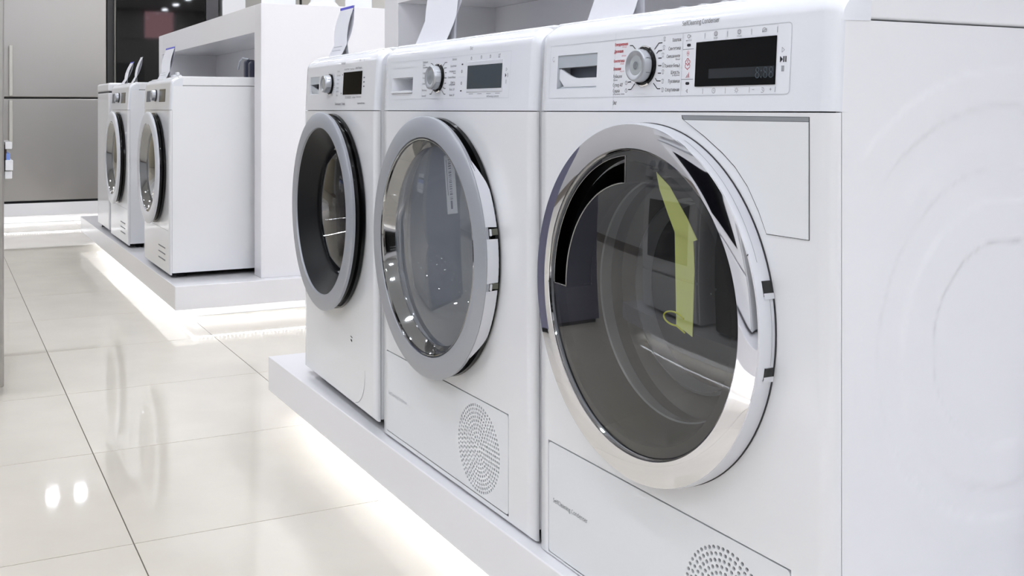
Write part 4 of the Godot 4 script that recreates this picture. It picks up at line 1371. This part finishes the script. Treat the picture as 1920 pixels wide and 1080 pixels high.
func small_things() -> void:
	leaflet("blue-banded leaflet leaning on the black-welled front loader", Vector3(-1.775, 0.840, -0.065), 0.098, 0.132, 0.036, 0.0, true)
	leaflet("blank white leaflet leaning on the middle front loader with the satin grey door", Vector3(-1.205, 0.841, -0.058), 0.150, 0.21, 0.06, 0.0, false, false)
	leaflet("broad blank white leaflet leaning on the nearest front loader with chrome door", Vector3(-0.545, 0.841, -0.052), 0.118, 0.21, 0.05, 0.0, false, false)
	leaflet("blue-banded leaflet against the further cabinet, on the dryer beside its right panel", Vector3(-4.05, 0.840, -0.05), 0.20, 0.145, 0.04, 0.0, true)
	leaflet("narrow leaflet with violet tip, first from left before the black fridge", Vector3(-5.12, 0.840, -0.05), 0.11, 0.125, 0.055, 0.0, true, false)
	leaflet("narrow white leaflet without a band before the black fridge", Vector3(-4.78, 0.840, -0.05), 0.07, 0.137, 0.05, 0.0, false, false)
	# things on the further cabinet
	leaflet("white card with blue stripe at the front of the further cabinet's top", Vector3(-3.62, 1.146, -0.42), 0.15, 0.062, 0.012, 1.1, true, false)
	leaflet("blue-striped white card standing at the back right of the further cabinet's top", Vector3(-3.58, 1.146, -0.80), 0.12, 0.075, 0.01, 1.1, true, false)
	var o := thing("appliance_foot", "flared white base of an appliance standing on the further cabinet", "appliance", Vector3(-3.50, 1.146, -0.665))
	var st := S()
	lathe(st, [Vector2(0.0, 0.0), Vector2(0.075, 0.0), Vector2(0.075, 0.008), Vector2(0.055, 0.03), Vector2(0.05, 0.20), Vector2(0.0, 0.20)], Vector3.ZERO, 40)
	var b := obj("pedestal", st, M.white, o)
	b.rotation.x = -PI / 2
	# dark accessory lying in the niche of the further cabinet
	o = thing("hand_vacuum", "small dark accessory with hoop handle in the further cabinet's niche", "accessory", Vector3(-3.82, 0.841, -0.43))
	st = S()
	rbox(st, Vector3(-0.02, 0.045, 0), Vector3(0.05, 0.09, 0.05), 0.015, 3)
	rbox(st, Vector3(0.055, 0.04, 0.0), Vector3(0.05, 0.08, 0.05), 0.015, 3)
	obj("body", st, mat(Color(0.15, 0.16, 0.24), 0.3), o)
	st = S()
	tube(st, [Vector3(-0.15, 0.05, 0.02), Vector3(-0.12, 0.085, 0.02), Vector3(-0.07, 0.10, 0.02), Vector3(0.0, 0.092, 0.01)], 0.004, 6)
	obj("hoop", st, M.grey_lip, o)
	# small white fitting on the nearest of the further machines
	o = thing("hose_fitting", "tiny white plastic fitting on top of the dryer by the further cabinet", "fitting", Vector3(-3.86, 0.841, -0.10))
	st = S()
	rbox(st, Vector3(0, 0.008, 0), Vector3(0.05, 0.016, 0.04), 0.005, 2)
	rbox(st, Vector3(0.02, 0.02, 0), Vector3(0.03, 0.016, 0.015), 0.005, 2)
	obj("moulding", st, M.white, o)
	# scalloped white tray behind the nearest machine
	o = thing("scalloped_tray", "white tray with a row of grey-fronted arches on the nearest front loader", "tray", Vector3(-0.665, 0.841, -0.27))
	for k in 6:
		var cx := 0.035 + k * 0.052
		st = S()
		slab(st, arc(Vector2(cx, 0.012), 0.021, 0.0, PI, 14), -0.16, 0.0)
		obj("arch_front", st, mat(Color(0.50, 0.51, 0.56), 0.35), o)
	st = S()
	for k in 6:
		var cx := 0.035 + k * 0.052
		lathe(st, [Vector2(0.0265, -0.17), Vector2(0.0265, 0.004), Vector2(0.0212, 0.004)], Vector3(cx, 0.010, 0), 16, 0.0, PI)
	rbox(st, Vector3(0.165, 0.004, -0.08), Vector3(0.34, 0.008, 0.18), 0.003, 1)
	obj("tray_shell", st, M.white, o)

# ---------------------------------------------------------------- what stands across the aisle
func across_the_aisle() -> void:
	# steel fridge whose edge closes the picture on the left
	var o := thing("steel_fridge", "bluish steel fridge cut off by the left edge of the picture", "fridge", Vector3(-2.87, FL, 1.0))
	box("body", Vector3(-0.01, 0.95, 0.02), Vector3(0.60, 1.86, 0.60), mat(Color(0.42, 0.42, 0.50), 0.35, 0.4), o, 0.004)
	box("door", Vector3(0.0, 0.945, -0.30), Vector3(0.60, 1.84, 0.05), M.inox, o, 0.006)
	o.position.z = 1.012
	box("plinth", Vector3(0.0, 0.012, 0.0), Vector3(0.56, 0.024, 0.56), M.foot, o, 0.002)
	var h := thing("brochure_holder", "white wall holder with brochures on the bluish steel fridge at the left edge", "holder", Vector3(-2.70, 0.49, 0.674))
	box("tray", Vector3(0, 0.012, 0), Vector3(0.22, 0.024, 0.022), M.white, h, 0.003)
	box("lip", Vector3(0, 0.042, -0.002), Vector3(0.235, 0.032, 0.022), M.white, h, 0.002)
	box("upper_lip", Vector3(0, 0.102, -0.001), Vector3(0.21, 0.022, 0.02), M.white, h, 0.002)
	box("backing", Vector3(0, 0.08, 0.007), Vector3(0.20, 0.05, 0.006), mat(Color(0.24, 0.16, 0.12), 0.6), h, 0.002)
	box("brochure", Vector3(0, 0.066, 0.0), Vector3(0.205, 0.024, 0.012), mat(Color(0.50, 0.60, 0.86), 0.5), h, 0.002)
	podium("white lit podium across the aisle under the row of cookers", -2.3, 2.6, 1.42, 2.6,
		[[Vector3(-2.2, -0.0952, 1.52), Vector3(2.5, -0.0952, 1.52)]])
	cabinet_back()
	var kinds := ["white", "black", "white", "steel", "black", "white"]
	for i in kinds.size(): cooker(-1.85 + i * 0.72, kinds[i], i)

func cabinet_back() -> void:
	var o := thing("display_cabinet", "white open cabinet over the cookers across the aisle", "cabinet", Vector3(0.15, 0, 2.35))
	box("side_panel", Vector3(-2.40, 0.65, 0), Vector3(0.10, 1.30, 0.5), M.laminate, o, 0.002)
	box("side_panel", Vector3(2.40, 0.65, 0), Vector3(0.10, 1.30, 0.5), M.laminate, o, 0.002)
	box("header", Vector3(0, 1.18, 0), Vector3(4.7, 0.24, 0.5), M.laminate, o, 0.002)
	box("back_panel", Vector3(0, 0.53, 0.17), Vector3(4.7, 1.06, 0.16), M.laminate, o, 0.002)

func cooker(x: float, kind: String, i: int) -> void:
	var place: String = ["at the left end", "second from the left", "third from the left", "third from the right", "second from the right", "at the right end"][i]
	var o := thing("cooker", "%s glass-doored cooker across the aisle, %s" % [kind, place], "cooker", Vector3(x, 0, 1.52))
	var bm: Material = M.white if kind == "white" else (M.black if kind == "black" else M.inox)
	box("body", Vector3(0, 0.43, 0.28), Vector3(0.58, 0.84, 0.50), bm, o, 0.006)
	box("oven_door", Vector3(0, 0.45, 0.02), Vector3(0.565, 0.46, 0.03), bm, o, 0.006)
	box("oven_glass", Vector3(0, 0.44, 0.002), Vector3(0.42, 0.30, 0.008), M.black, o, 0.003)
	box("drawer", Vector3(0, 0.115, 0.02), Vector3(0.565, 0.19, 0.03), bm, o, 0.006)
	box("control_panel", Vector3(0, 0.765, 0.015), Vector3(0.58, 0.12, 0.04), bm, o, 0.006)
	box("hob", Vector3(0, 0.855, 0.27), Vector3(0.58, 0.012, 0.52), M.black, o, 0.003)
	var st := S()
	tube(st, [Vector3(-0.24, 0.655, -0.03), Vector3(0.24, 0.655, -0.03)], 0.008, 8)
	for s in [-0.2, 0.2]: tube(st, [Vector3(s, 0.655, -0.03), Vector3(s, 0.655, 0.01)], 0.005, 6)
	obj("handle", st, M.knob, o)
	for k in 5:
		st = S()
		lathe(st, [Vector2(0.022, 0.0), Vector2(0.02, 0.025), Vector2(0.0, 0.026)], Vector3.ZERO, 20)
		var kn := obj("knob", st, M.knob if kind != "white" else M.satin, o)
		kn.rotation.y = PI
		kn.position = Vector3(-0.2 + k * 0.1, 0.765, -0.004)
